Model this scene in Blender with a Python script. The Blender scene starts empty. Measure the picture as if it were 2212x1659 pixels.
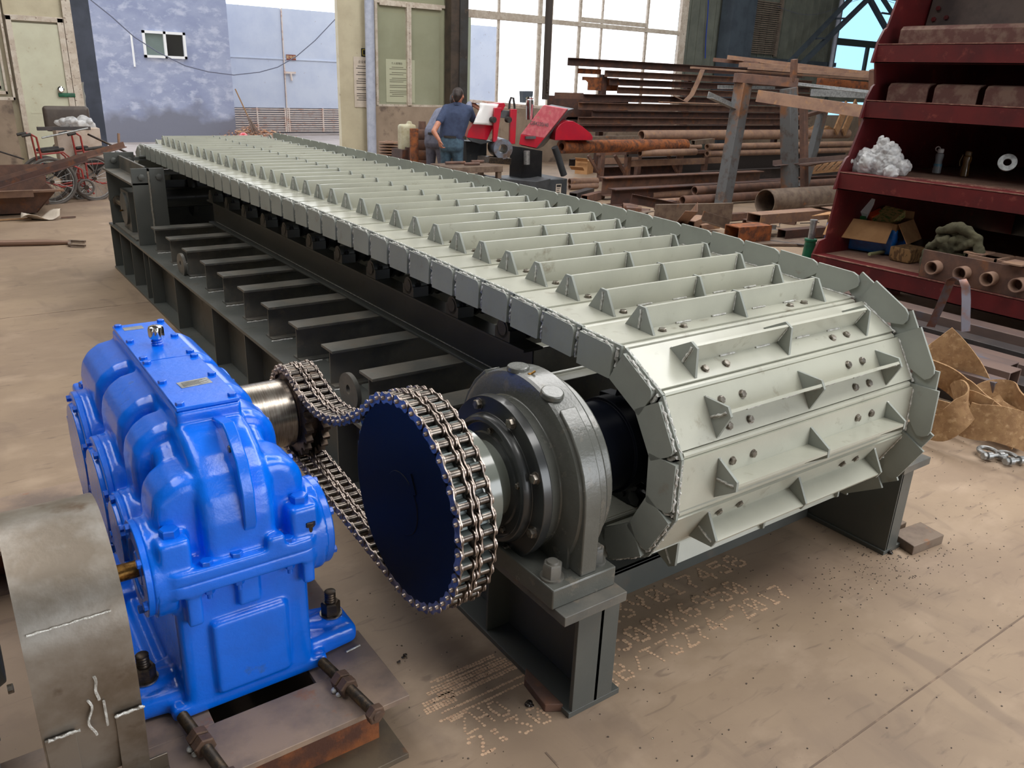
import bpy, bmesh, math, random
from math import sin, cos, pi, radians, sqrt, atan2, hypot
from mathutils import Vector, Matrix
random.seed(7)
scene = bpy.context.scene
COL = scene.collection
V = Vector

# ------------------------------------------------------------------ camera
YAW, PITCH, ROLL, FPX, CAMH = radians(35.93739604), radians(20.77491952), radians(-2.2781735), 1737.94, 1.85
_f = V((sin(YAW)*cos(PITCH), cos(YAW)*cos(PITCH), -sin(PITCH)))
_r = V((cos(YAW), -sin(YAW), 0)); _d = _f.cross(_r)
CR = cos(ROLL)*_r + sin(ROLL)*_d; CD = -sin(ROLL)*_r + cos(ROLL)*_d; CF = _f
CC = V((0, 0, CAMH))
cam = bpy.data.cameras.new('camera'); camo = bpy.data.objects.new('camera', cam); COL.objects.link(camo)
camo.matrix_world = Matrix(((CR.x, -CD.x, -CF.x, CC.x), (CR.y, -CD.y, -CF.y, CC.y), (CR.z, -CD.z, -CF.z, CC.z), (0, 0, 0, 1)))
cam.sensor_width = 36; cam.lens = FPX/2212*36; cam.clip_end = 200; cam.clip_start = .05
scene.camera = camo

def at(px, py, ax, c):                       # photograph pixel -> point on the plane ax = c
    d = CR*((px-1106)/FPX) + CD*((py-829.5)/FPX) + CF
    i = 'xyz'.index(ax); t = (c-CC[i])/d[i]
    return CC + d*t

# ------------------------------------------------------------------ sky, added overhead fill, door daylight, exposure
w = bpy.data.worlds.new('overcast_sky'); scene.world = w; w.use_nodes = True
nt = w.node_tree; nt.nodes.clear()
wo = nt.nodes.new('ShaderNodeOutputWorld'); bg = nt.nodes.new('ShaderNodeBackground')
tc = nt.nodes.new('ShaderNodeTexCoord'); sp = nt.nodes.new('ShaderNodeSeparateXYZ'); rp = nt.nodes.new('ShaderNodeValToRGB')
nt.links.new(tc.outputs['Generated'], sp.inputs[0]); nt.links.new(sp.outputs['Z'], rp.inputs[0])
nt.links.new(rp.outputs[0], bg.inputs['Color']); nt.links.new(bg.outputs[0], wo.inputs[0])
rp.color_ramp.elements[0].position = 0; rp.color_ramp.elements[0].color = (1.0, 1.02, 1.06, 1)
rp.color_ramp.elements[1].position = .6; rp.color_ramp.elements[1].color = (.94, .99, 1.08, 1)
bg.inputs['Strength'].default_value = 2.6
def area(name, loc, rot, sx, sy, e, col=(1, 1, 1)):
    l = bpy.data.lights.new(name, 'AREA'); l.shape = 'RECTANGLE'; l.size = sx; l.size_y = sy; l.energy = e; l.color = col
    o = bpy.data.objects.new(name, l); COL.objects.link(o); o.location = loc; o.rotation_euler = rot; return o
area('overhead_fill', (6.0, -1.5, 7.7), (radians(-8), 0, 0), 8, 2.6, 520, (1, .985, .96))  # unseen area lamps added under the closed ceiling to light the hall
area('overhead_fill', (8.0, 5.0, 7.9), (0, 0, 0), 3.0, 12, 820, (1, .99, .97))
area('overhead_fill', (15, 9.0, 7.9), (0, 0, 0), 3, 9, 340, (1, .99, .97))
area('overhead_fill', (4.5, 11.0, 7.9), (0, 0, 0), 2.6, 8, 320, (1, .99, .97))
area('overhead_fill', (-1.5, 5.5, 7.9), (0, 0, 0), 3.0, 12, 480, (1, .99, .97))  # added fill so the left-facing sides get some light
area('door_daylight', (8.5, -8.5, 3.0), (radians(90), 0, radians(14)), 9, 5, 460, (.93, .97, 1))
vs = scene.view_settings; vs.view_transform = 'Standard'; vs.look = 'None'; vs.gamma = 1; vs.use_curve_mapping = False; vs.exposure = 0.0

# ------------------------------------------------------------------ helpers
def lin(c):
    def g(u):
        u /= 255.
        return u/12.92 if u <= .04045 else ((u+.055)/1.055)**2.4
    return (g(c[0]), g(c[1]), g(c[2]), 1)

def mat(name, col, rough=.5, metal=0, var=None, vs=4., lo=.42, hi=.62, dirt=None, ds=12., dlo=.55, dhi=.7, bump=0, bs=80., coat=0, stretch=(1, 1, 1), alpha=1, trans=0, rvar=.12, spec=.5, dstretch=None):
    m = bpy.data.materials.new(name); m.use_nodes = True; n = m.node_tree; b = n.nodes['Principled BSDF']
    b.inputs['Base Color'].default_value = lin(col); b.inputs['Roughness'].default_value = rough; b.inputs['Metallic'].default_value = metal
    b.inputs['Specular IOR Level'].default_value = spec
    if coat: b.inputs['Coat Weight'].default_value = coat; b.inputs['Coat Roughness'].default_value = .12
    if alpha < 1: b.inputs['Alpha'].default_value = alpha
    if trans: b.inputs['Transmission Weight'].default_value = trans
    geo = n.nodes.new('ShaderNodeNewGeometry')
    def noise(scale, st, det=5.):
        mp = n.nodes.new('ShaderNodeMapping'); mp.inputs['Scale'].default_value = st
        n.links.new(geo.outputs['Position'], mp.inputs[0])
        t = n.nodes.new('ShaderNodeTexNoise'); t.inputs['Scale'].default_value = scale; t.inputs['Detail'].default_value = det; t.inputs['Roughness'].default_value = .6
        n.links.new(mp.outputs[0], t.inputs['Vector']); return t
    cur = None
    def layer(c2, scale, st, a, z, cur):
        t = noise(scale, st); r = n.nodes.new('ShaderNodeMapRange'); r.inputs['From Min'].default_value = a; r.inputs['From Max'].default_value = z
        n.links.new(t.outputs['Fac'], r.inputs['Value'])
        x = n.nodes.new('ShaderNodeMix'); x.data_type = 'RGBA'
        n.links.new(r.outputs[0], x.inputs[0])
        if cur is None: x.inputs[6].default_value = lin(col)
        else: n.links.new(cur, x.inputs[6])
        x.inputs[7].default_value = lin(c2); return x.outputs[2], r
    if var: cur, r1 = layer(var, vs, stretch, lo, hi, cur)
    if dirt:
        cur, r2 = layer(dirt, ds, dstretch or stretch, dlo, dhi, cur)
        rr = n.nodes.new('ShaderNodeMapRange'); rr.inputs['To Min'].default_value = rough; rr.inputs['To Max'].default_value = min(1, rough+rvar)
        n.links.new(r2.outputs[0], rr.inputs['Value']); n.links.new(rr.outputs[0], b.inputs['Roughness'])
    if cur is not None: n.links.new(cur, b.inputs['Base Color'])
    if bump:
        t = noise(bs, (1, 1, 1), 3.); bp = n.nodes.new('ShaderNodeBump'); bp.inputs['Strength'].default_value = bump; bp.inputs['Distance'].default_value = .004
        n.links.new(t.outputs['Fac'], bp.inputs['Height']); n.links.new(bp.outputs[0], b.inputs['Normal'])
    return m

class M:                                     # collects shapes, built as one mesh
    def __init__(s): s.v = []; s.f = []
    def add(s, vs, fs):
        b = len(s.v); s.v += [V(p) for p in vs]; s.f += [tuple(i+b for i in f) for f in fs]; return s
    def box(s, x0, x1, y0, y1, z0, z1, T=None):
        p = [V((x, y, z)) for x in (x0, x1) for y in (y0, y1) for z in (z0, z1)]
        if T is not None: p = [T @ q for q in p]
        return s.add(p, [(0, 1, 3, 2), (4, 6, 7, 5), (0, 4, 5, 1), (2, 3, 7, 6), (0, 2, 6, 4), (1, 5, 7, 3)])
    def bar(s, a, b, w, h, up=(0, 0, 1), off=(0, 0)):      # rectangular bar from a to b, width w, height h
        a = V(a); b = V(b); d = (b-a).normalized(); u = V(up); sd = d.cross(u)
        if sd.length < 1e-5: sd = d.cross(V((0, 1, 0)))
        sd.normalize(); u = sd.cross(d).normalized(); o = sd*off[0]+u*off[1]
        p = [q+o+sd*(i*w/2)+u*(j*h/2) for q in (a, b) for i, j in ((-1, -1), (1, -1), (1, 1), (-1, 1))]
        return s.add(p, [(0, 3, 2, 1), (4, 5, 6, 7), (0, 1, 5, 4), (1, 2, 6, 5), (2, 3, 7, 6), (3, 0, 4, 7)])
    def rings(s, rs, cap=True, closed=False):
        n = len(rs[0]); b = len(s.v); vs = [p for r in rs for p in r]; fs = []
        for k in range(len(rs)-(0 if closed else 1)):
            k2 = (k+1) % len(rs)
            for i in range(n): j = (i+1) % n; fs.append((k*n+i, k*n+j, k2*n+j, k2*n+i))
        if cap and not closed: fs += [tuple(range(n))[::-1], tuple(range((len(rs)-1)*n, len(rs)*n))]
        return s.add(vs, fs)
    def lathe(s, prof, org, ax, n=32, cap=True, closed=False):   # prof: (distance along axis, radius)
        ax = V(ax).normalized(); u = ax.orthogonal().normalized(); w_ = ax.cross(u); org = V(org)
        return s.rings([[org+ax*a+(u*cos(2*pi*i/n)+w_*sin(2*pi*i/n))*max(r, 1e-4) for i in range(n)] for a, r in prof], cap, closed)
    def cyl(s, a, b, r, r2=None, n=20):
        a = V(a); b = V(b); return s.lathe([(0, r), ((b-a).length, r if r2 is None else r2)], a, b-a, n)
    def pipe(s, a, b, ro, ri, n=24):
        a = V(a); b = V(b); L = (b-a).length
        return s.lathe([(0, ro), (L, ro), (L, ri), (0, ri)], a, b-a, n, False, True)
    def prism(s, pts, ax, a, b, T=None):
        f = {'x': lambda p, q: (q, p[0], p[1]), 'y': lambda p, q: (p[0], q, p[1]), 'z': lambda p, q: (p[0], p[1], q)}[ax]
        n = len(pts); vs = [V(f(p, a)) for p in pts]+[V(f(p, b)) for p in pts]
        if T is not None: vs = [T @ q for q in vs]
        return s.add(vs, [tuple(range(n)), tuple(range(n, 2*n))[::-1]]+[(i, (i+1) % n, (i+1) % n+n, i+n) for i in range(n)])
    def holed(s, out, ins, ax, a, b):        # plate with round-ish hole: out and ins have the same count
        f = {'x': lambda p, q: (q, p[0], p[1]), 'y': lambda p, q: (p[0], q, p[1]), 'z': lambda p, q: (p[0], p[1], q)}[ax]
        return s.rings([[V(f(p, q)) for p in L] for L, q in ((out, a), (out, b), (ins, b), (ins, a))], False, True)
    def tube(s, path, r, n=8, cap=True):
        P = [V(p) for p in path]; rs = []; u = None
        for i, p in enumerate(P):
            d = (P[min(i+1, len(P)-1)]-P[max(i-1, 0)]).normalized()
            u = (d.orthogonal() if u is None else (u-d*u.dot(d))).normalized(); w_ = d.cross(u)
            rr = r[i] if isinstance(r, (list, tuple)) else r
            rs.append([p+(u*cos(2*pi*k/n)+w_*sin(2*pi*k/n))*rr for k in range(n)])
        return s.rings(rs, cap)
    def ribbon(s, path, wid, th, dirs):      # flat strap: dirs give its width direction at each point
        rs = []
        for i, p in enumerate(path):
            p = V(p); d = (V(path[min(i+1, len(path)-1)])-V(path[max(i-1, 0)])).normalized(); w_ = V(dirs[i] if isinstance(dirs, list) else dirs)
            w_ = (w_-d*w_.dot(d)).normalized(); n_ = d.cross(w_)
            rs.append([p+w_*(a*wid/2)+n_*(b*th/2) for a, b in ((-1, -1), (-.33, -1), (.33, -1), (1, -1), (1, 1), (.33, 1), (-.33, 1), (-1, 1))])
        return s.rings(rs)
    def ball(s, c, r, n=12, m=8, sc=(1, 1, 1)):
        c = V(c); return s.rings([[c+V((sin(pi*(k+.02)/(m+.04))*cos(2*pi*i/n)*r*sc[0], sin(pi*(k+.02)/(m+.04))*sin(2*pi*i/n)*r*sc[1], cos(pi*(k+.02)/(m+.04))*r*sc[2])) for i in range(n)] for k in range(m+1)])
    def hull(s, balls):                      # convex hull of spheres: rounded solids and tapered limbs
        bm = bmesh.new()
        for c, r in balls:
            mt = Matrix.Translation(V(c)) @ Matrix.Scale(r, 4)
            bmesh.ops.create_icosphere(bm, subdivisions=2, radius=1, matrix=mt)
        res = bmesh.ops.convex_hull(bm, input=bm.verts, use_existing_faces=False)
        bmesh.ops.delete(bm, geom=[g for g in res['geom_interior'] if isinstance(g, bmesh.types.BMVert)], context='VERTS')
        used = {v for f in bm.faces for v in f.verts}; idx = {}; vs = []
        keep = [g for g in res['geom'] if isinstance(g, bmesh.types.BMFace) and g.is_valid]
        for f in keep:
            for v in f.verts:
                if v not in idx: idx[v] = len(vs); vs.append(v.co.copy())
        s.add(vs, [tuple(idx[v] for v in f.verts) for f in keep]); bm.free(); return s
    def rbox(s, x0, x1, y0, y1, z0, z1, r):
        return s.hull([((x, y, z), r) for x in (x0+r, x1-r) for y in (y0+r, y1-r) for z in (z0+r, z1-r)])
    def hexa(s, c, ax, r, h, wash=0):        # hex bolt head or nut standing on c
        c = V(c); ax = V(ax).normalized()
        if wash: s.lathe([(0, wash), (h*.14, wash)], c, ax, 16)
        s.lathe([(0, r), (h*.88, r), (h, r*.86)], c, ax, 6); return s
    def sheet(s, nx, ny, fn, th=0):
        b = [[V(fn(i/nx, j/ny)) for i in range(nx+1)] for j in range(ny+1)]; vs = [p for r in b for p in r]
        g = lambda i, j: j*(nx+1)+i
        fs = [(g(i, j), g(i+1, j), g(i+1, j+1), g(i, j+1)) for j in range(ny) for i in range(nx)]
        return s.add(vs, fs)
    def mesh(s, name, T=None, ang=35, recalc=True):
        me = bpy.data.meshes.new(name)
        me.from_pydata([tuple(T @ p) if T is not None else tuple(p) for p in s.v], [], s.f)
        if recalc:
            bm = bmesh.new(); bm.from_mesh(me); bmesh.ops.recalc_face_normals(bm, faces=bm.faces); bm.to_mesh(me); bm.free()
        me.polygons.foreach_set('use_smooth', [True]*len(me.polygons)); me.set_sharp_from_angle(angle=radians(ang)); me.update(); return me

def put(name, me, m, parent=None, bev=0, label=None, solid=0, segs=2):
    o = bpy.data.objects.new(name, me); COL.objects.link(o)
    if m is not None and not me.materials: me.materials.append(m)
    if solid: md = o.modifiers.new('solid', 'SOLIDIFY'); md.thickness = solid
    if bev: md = o.modifiers.new('bevel', 'BEVEL'); md.width = bev; md.segments = segs; md.limit_method = 'ANGLE'; md.angle_limit = radians(40)
    if parent is not None: par(o, parent)
    if label: o['label'] = label
    return o
def par(o, p):
    o.parent = p; o.matrix_parent_inverse = Matrix.Translation(p.location).inverted() if p.type == 'EMPTY' and not p.get('_local') else Matrix()
def ob(name, M_, m, parent=None, bev=0, label=None, ang=35, solid=0):
    return put(name, M_.mesh(name, ang=ang), m, parent, bev, label, solid)
def thing(name, label, cat, loc=(0, 0, 0), group=None):
    o = bpy.data.objects.new(name, None); COL.objects.link(o); o.location = loc; o.empty_display_size = .1
    o['label'] = label; o['category'] = cat
    if group: o['group'] = group
    return o
def tag(o, label, cat, group=None, kind=None):
    o['label'] = label; o['category'] = cat
    if group: o['group'] = group
    if kind: o['kind'] = kind
    return o
def struct(name, M_, m, parent=None, bev=0):
    o = ob(name, M_, m, parent, bev)
    if parent is None: o['kind'] = 'structure'
    return o
def fuse(M_, vox, it=4, name='fused', sharp=50):   # one continuous skin over the collected solids
    o = put(name, M_.mesh(name), None)
    md = o.modifiers.new('r', 'REMESH'); md.mode = 'VOXEL'; md.voxel_size = vox
    if it: ms = o.modifiers.new('s', 'SMOOTH'); ms.factor = .5; ms.iterations = it
    dg = bpy.context.evaluated_depsgraph_get(); dg.update()
    me = bpy.data.meshes.new_from_object(o.evaluated_get(dg)); me.name = name
    old = o.data; bpy.data.objects.remove(o); bpy.data.meshes.remove(old)
    me.polygons.foreach_set('use_smooth', [True]*len(me.polygons))
    if sharp: me.set_sharp_from_angle(angle=radians(sharp))
    return me
def crumple(me, amp, fr, seed=0, oct_=2):   # folds: push vertices in and out with turbulent noise
    from mathutils import noise
    ns = [v.normal.copy() for v in me.vertices]
    for v, n in zip(me.vertices, ns):
        p = v.co*fr+V((seed, 0, 0)); a = 0; k = 1.
        for _ in range(oct_): a += (1-2.2*abs(noise.noise(p*k)))/k; k *= 2.1
        v.co += n*a*amp
    me.update(); return me
def text(name, s, size, T, m, parent=None, ext=.0005, align='CENTER', sx=1):
    c = bpy.data.curves.new(name, 'FONT'); c.body = s; c.size = size; c.extrude = ext; c.align_x = align; c.align_y = 'CENTER'
    o = bpy.data.objects.new(name, c); COL.objects.link(o)
    dg = bpy.context.evaluated_depsgraph_get(); dg.update()
    me = bpy.data.meshes.new_from_object(o.evaluated_get(dg)); bpy.data.objects.remove(o)
    me.transform(T @ Matrix.Scale(sx, 4, (1, 0, 0))); me.name = name; me.materials.clear()
    return put(name, me, m, parent)
def RX(a): return Matrix.Rotation(a, 4, 'X')
def RY(a): return Matrix.Rotation(a, 4, 'Y')
def RZ(a): return Matrix.Rotation(a, 4, 'Z')
def TR(*p): return Matrix.Translation(V(p))
def xform(M_, T): M_.v = [T @ p for p in M_.v]; return M_

# ------------------------------------------------------------------ materials
GREEN = mat('pan_paint', (181, 181, 167), .3, 0, (170, 170, 157), 3, .4, .65, (146, 140, 124), 14, .62, .76, bump=.05, bs=160, coat=.25)
PLATE = mat('side_plate_grey', (153, 157, 150), .55, 0, (142, 146, 140), 3, .4, .65, (140, 134, 122), 12, .62, .78, bump=.06, bs=120, spec=.25)  # darker, duller grey than the pans, for side plates, wings and gussets
WELD = mat('weld_silver', (228, 228, 224), .3, .25, (178, 175, 168), 60, .4, .6, bump=.9, bs=260)
DARK = mat('machine_grey', (80, 83, 80), .4, 0, (88, 89, 85), 3, .4, .65, (96, 88, 78), 9, .6, .82, bump=.05, bs=140, rvar=.3)
DARKT = mat('machine_grey_dusty', (106, 102, 94), .5, 0, (84, 84, 80), 5, .42, .6, (120, 108, 95), 16, .58, .74, bump=.1, bs=120)
BEARG = mat('bearing_grey', (92, 93, 88), .26, 0, (84, 85, 80), 5, .4, .6, (112, 106, 95), 18, .6, .75, bump=.25, bs=90, coat=.3)
NAVY = mat('navy_black', (16, 19, 26), .42, 0, (13, 16, 25), 3, .4, .6, spec=.10)
BLACK = mat('blackened', (20, 21, 24), .35, 0, (30, 30, 31), 12, .4, .65)
BLUE = mat('gearbox_blue', (0, 108, 234), .27, 0, (2, 100, 218), 6, .45, .7, (58, 92, 138), 9, .68, .8, bump=.3, bs=60, coat=.35)
BLUED = mat('gearbox_blue_bolt', (2, 96, 212), .3, 0, coat=.3)
CHN = mat('chain_steel', (176, 162, 152), .36, .85, (128, 116, 108), 40, .4, .6)
CHR = mat('chain_roller', (124, 116, 108), .3, 1, (80, 74, 70), 30, .4, .6)
CHB = mat('chain_plate_side', (52, 50, 50), .35, .8)
STEEL = mat('turned_steel', (176, 168, 158), .28, 1, (140, 130, 120), 9, .4, .65, stretch=(30, 2, 2))
CHROME = mat('chrome', (215, 215, 215), .1, 1)
SHEET = mat('guard_sheet_steel', (158, 153, 146), .38, .75, (122, 112, 100), 5, .38, .62, (96, 76, 58), 7, .6, .74, bump=.12, bs=40)
BRASS = mat('oily_brass', (150, 112, 58), .3, .9, (90, 62, 30), 60, .4, .6)
RUST = mat('rust_orange', (150, 88, 48), .75, 0, (92, 58, 44), 9, .4, .6, (176, 96, 42), 15, .55, .7, bump=.5, bs=90)
RUSTP = mat('plate_mill_scale', (150, 128, 110), .55, 0, (118, 102, 92), 5, .4, .6, (156, 92, 52), 7, .62, .74, bump=.12, bs=90)
RUSTD = mat('rust_dark', (84, 58, 50), .7, 0, (66, 50, 46), 6, .4, .62, (116, 72, 48), 9, .56, .72, bump=.25, bs=70)
RUSTB = mat('rust_brown', (112, 82, 68), .68, 0, (90, 68, 60), 7, .4, .62, (138, 90, 58), 5, .58, .72, bump=.25, bs=60)
RUSTL = mat('dusty_brown', (148, 118, 98), .7, 0, (128, 100, 86), 6, .4, .62, (164, 126, 92), 10, .56, .7, bump=.2, bs=60)
BOLT = mat('black_oxide', (64, 58, 54), .4, .7, (90, 76, 62), 50, .45, .6)
BOLTG = mat('zinc_bolt', (158, 152, 144), .36, .9, (112, 104, 94), 60, .4, .6)
REDOX = mat('red_oxide_paint', (96, 22, 24), .5, 0, (76, 18, 22), 3, .4, .62, (130, 58, 50), 10, .6, .75, bump=.08)
REDDUST = mat('red_oxide_dusty', (140, 96, 84), .7, 0, (116, 62, 58), 9, .4, .6, (164, 128, 108), 14, .5, .66)
REDM = mat('saw_red', (186, 22, 44), .35, 0, (172, 26, 50), 5, .4, .6, coat=.3)
REDP = mat('saw_red_dusty', (196, 92, 104), .55, 0, (206, 116, 122), 12, .45, .6, (178, 130, 112), 14, .6, .72)
GREYM = mat('saw_grey', (92, 96, 98), .4, 0, (80, 84, 86), 5)
CHARC = mat('saw_base_charcoal', (64, 68, 72), .5, 0, (52, 54, 56), 4, .4, .62, (84, 78, 70), 14, .6, .72)
TAN = mat('strap_tan', (164, 130, 92), .85, 0, (146, 112, 78), 22, .42, .6, (186, 154, 116), 30, .55, .68, bump=.5, bs=300)
GALV = mat('galvanised', (170, 172, 172), .4, .7, (140, 142, 142), 30)
CREAM = mat('cream_panel', (196, 187, 160), .55, 0, (184, 174, 148), 2.5, .4, .62, (150, 132, 108), 8, .64, .76)
CREAMW = mat('white_frame', (208, 198, 184), .6, 0, (190, 176, 160), 9, .42, .6, (120, 98, 84), 24, .6, .7)
DOORM = mat('pale_green_door', (206, 206, 182), .5, 0, (198, 196, 172), 3, .4, .62, (170, 150, 112), 12, .66, .76)
PLAST = mat('stained_plaster', (160, 142, 124), .9, 0, (138, 122, 106), 1.6, .4, .62, (112, 98, 88), 3.5, .56, .7, bump=.2, bs=20)
BOARD = mat('board_behind_glass', (160, 160, 134), .25, 0, (150, 150, 126), 1.2, .4, .62)
DKCOL = mat('dark_column', (62, 62, 62), .6, 0, (54, 50, 46), 4, .4, .6, (90, 78, 66), 10, .62, .72)
DKBLUE = mat('slate_column', (72, 82, 92), .55, 0, (62, 70, 80), 3)
GWALL = mat('green_grey_cladding', (112, 116, 106), .6, 0, (98, 102, 94), 2.5, .4, .62)
LOUV = mat('louvre_brown', (120, 108, 96), .7, 0, (104, 92, 82), 6)
PIPEW = mat('grey_blue_pipe', (178, 184, 200), .5, 0, (164, 170, 188), 10)
BLWALL = mat('blue_render', (160, 167, 192), .9, 0, (143, 151, 180), 1.1, .38, .62, (184, 189, 208), 3.6, .5, .66, bump=.5, bs=8, stretch=(1, 1, 1.6))
BLDARK = mat('blue_render_damp', (98, 100, 116), .95, 0, (120, 124, 144), 2.2, .4, .62, (150, 158, 182), 5, .58, .68, bump=.4, bs=9)
GATE = mat('pale_blue_gate', (204, 211, 226), .5, 0, (194, 202, 220), 1.5, .42, .62, (150, 140, 146), 7, .66, .76)
GRILL = mat('gate_grille_rust', (222, 206, 194), .65, 0, (200, 158, 138), 6, .5, .66)
CONC = mat('yard_concrete', (158, 148, 142), .9, 0, (140, 130, 124), 1, .4, .62, (172, 164, 160), 4, .56, .7)
WGLASS = mat('dark_glass', (24, 26, 30), .12, 0)
SCREEN = mat('insect_screen', (120, 134, 130), .6, 0, (110, 124, 120), 2)
BGLASS = mat('blue_tinted_glass', (150, 196, 230), .15, 0, trans=.9, alpha=1)
WHITEP = mat('paper_white', (204, 192, 178), .9, 0, (194, 182, 166), 6)
INK = mat('ink', (40, 38, 38), .8)
INKF = mat('ink_faded', (96, 92, 78), .8)
SIGNB = mat('sign_black', (24, 24, 22), .5); SIGNY = mat('sign_yellow', (200, 178, 60), .5)
SIGNR = mat('sign_brown_red', (128, 62, 52), .6); SIGNC = mat('sign_cream', (236, 206, 160), .6)
SKIN = mat('skin', (176, 120, 96), .55, 0, (164, 108, 86), 30); HAIR = mat('hair_black', (38, 30, 28), .6, 0, (60, 44, 36), 80, .5, .6)
POLO = mat('navy_polo', (58, 70, 98), .9, 0, (50, 60, 86), 12, .4, .6, bump=.2, bs=40)
GSHIRT = mat('grey_workshirt', (128, 132, 152), .9, 0, (112, 116, 136), 14, .4, .6, bump=.3, bs=30)
JEANS = mat('faded_jeans', (70, 94, 110), .9, 0, (54, 74, 90), 14, .4, .6, bump=.2, bs=50)
GTROU = mat('grey_trousers', (100, 100, 114), .9, 0, (84, 84, 98), 12)
RUBBER = mat('black_rubber', (38, 36, 36), .7, 0, (58, 54, 50), 20)
GLOVE = mat('cotton_glove', (196, 184, 164), .95, 0, (160, 144, 124), 40)
TYRE = mat('grey_tyre', (92, 86, 82), .8); CHAIRG = mat('chair_vinyl', (76, 66, 60), .5, 0, (88, 78, 70), 8)
REDTUBE = mat('wheelchair_red', (158, 54, 50), .45, 0, (140, 80, 70), 14, .5, .64)
OLIVE = mat('olive_cloth', (78, 74, 54), .95, 0, (66, 63, 46), 10, .4, .62, bump=.5, bs=50)
CARD = mat('cardboard', (186, 142, 98), .85, 0, (172, 128, 86), 8); BLUEP = mat('blue_plastic_wrap', (6, 104, 190), .25, 0, (10, 84, 160), 18, coat=.4)
PLBAG = mat('clear_plastic_bag', (226, 226, 226), .25, 0, (200, 202, 204), 12, alpha=.62)
WATER = mat('clear_bottle', (206, 214, 220), .12, 0, alpha=.5); AMBER = mat('amber_bottle', (120, 88, 44), .2, 0, alpha=.88, coat=.4)
WPLAS = mat('white_plastic', (236, 236, 236), .35); WOOD = mat('pale_wood', (164, 128, 90), .8, 0, (140, 104, 74), 14, .42, .62, stretch=(1, 1, 6))
JACKG = mat('jack_green', (20, 98, 66), .4, 0, (30, 80, 60), 20); DUSTY = mat('dusty_shelf', (150, 118, 100), .9, 0, (132, 100, 86), 10, .4, .62)
CARTON = mat('leaf_print_carton', (196, 170, 110), .8, 0, (110, 140, 70), 26, .52, .56, stretch=(1, 1, 3)); ORANGE = mat('orange_plastic', (222, 84, 34), .5)
GPLAS = mat('green_plastic', (40, 120, 60), .4); BUND = mat('striped_wrap', (150, 116, 76), .8, 0, (104, 78, 52), 36, .48, .54, stretch=(1, 1, .4))
BARST = mat('steel_tube_brown', (118, 98, 90), .55, .2, (102, 86, 82), 5, .4, .62, (84, 92, 108), 6, .62, .74, stretch=(1, .3, 1)); BLSTEEL = mat('blued_strip', (96, 92, 98), .35, .8, (104, 74, 62), 9, .45, .6)
BARDK = mat('steel_tube_dark', (66, 62, 62), .5, .3, (82, 74, 72), 6)
OFFC = mat('offcut_grey_brown', (122, 106, 92), .6, .2, (98, 82, 72), 9, .4, .62, (150, 98, 60), 8, .62, .72)
LEAF = mat('dry_leaves', (206, 160, 116), .9, 0, (160, 98, 72), 30, .42, .6, (206, 190, 160), 40, .6, .66)
WIRE = mat('cable_grey', (96, 100, 120), .6); BLWIRE = mat('blue_hose', (30, 60, 150), .5); CAN = mat('jerrycan_plastic', (190, 186, 160), .6, 0, (170, 160, 130), 9)
STEN = mat('stencil_paint', (204, 172, 142), .85, 0, (186, 152, 124), 60, .45, .6)
PALLET = mat('crate_wood', (158, 120, 84), .85, 0, (138, 100, 70), 10)
# ------------------------------------------------------------------ floor
FLOOR = mat('floor_steel_plate', (155, 134, 112), .6, .0, (140, 120, 101), 1.1, .38, .62, (166, 145, 124), 2.6, .52, .72, bump=.12, bs=35, rvar=.15, stretch=(1, 1.5, 1), spec=.4)
_n = FLOOR.node_tree; _b = _n.nodes['Principled BSDF']
def extra_layer(m, c2, scale, st, a, z, fac=1., vor=False):
    n = m.node_tree; b = n.nodes['Principled BSDF']; src = b.inputs['Base Color'].links[0].from_socket
    geo = n.nodes.new('ShaderNodeNewGeometry'); mp = n.nodes.new('ShaderNodeMapping'); mp.inputs['Scale'].default_value = st
    n.links.new(geo.outputs['Position'], mp.inputs[0])
    t = n.nodes.new('ShaderNodeTexNoise'); t.inputs['Scale'].default_value = scale; t.inputs['Detail'].default_value = 6; t.inputs['Distortion'].default_value = .8
    n.links.new(mp.outputs[0], t.inputs['Vector'])
    r = n.nodes.new('ShaderNodeMapRange'); r.inputs['From Min'].default_value = a; r.inputs['From Max'].default_value = z; r.inputs['To Max'].default_value = fac
    n.links.new(t.outputs['Fac'], r.inputs['Value']); x = n.nodes.new('ShaderNodeMix'); x.data_type = 'RGBA'
    n.links.new(r.outputs[0], x.inputs[0]); n.links.new(src, x.inputs[6]); x.inputs[7].default_value = lin(c2); n.links.new(x.outputs[2], b.inputs['Base Color'])
extra_layer(FLOOR, (108, 92, 82), 5, (1, .35, 1), .58, .7, .35)
extra_layer(FLOOR, (104, 88, 78), 26, (.25, 1, 1), .6, .72, .5)
extra_layer(FLOOR, (124, 104, 94), .45, (1, 1, 1), .5, .7, .55)
extra_layer(FLOOR, (70, 60, 54), 90, (1, 1, 1), .70, .76, .7)
struct('floor', M().box(-14, 32, -6, 16, -.1, 0), FLOOR)
struct('floor', M().box(-14, 32, 16, 34, -.12, -.004), CONC)
SEAM = mat('floor_seam', (112, 94, 80), .8, 0, (150, 128, 108), 9, .5, .62)
for k, (a, b) in enumerate((((-8, .93), (24, .93)), ((-8, 7.02), (24, 7.02)), ((5.3, -3), (5.3, .93)), ((-.6, 7.02), (-.6, 16)), ((1.19, .93), (1.19, 1.4)))):
    struct('trim_%d' % (k+1), M().bar((*a, .0006), (*b, .0006), .006, .0012), SEAM)

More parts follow.
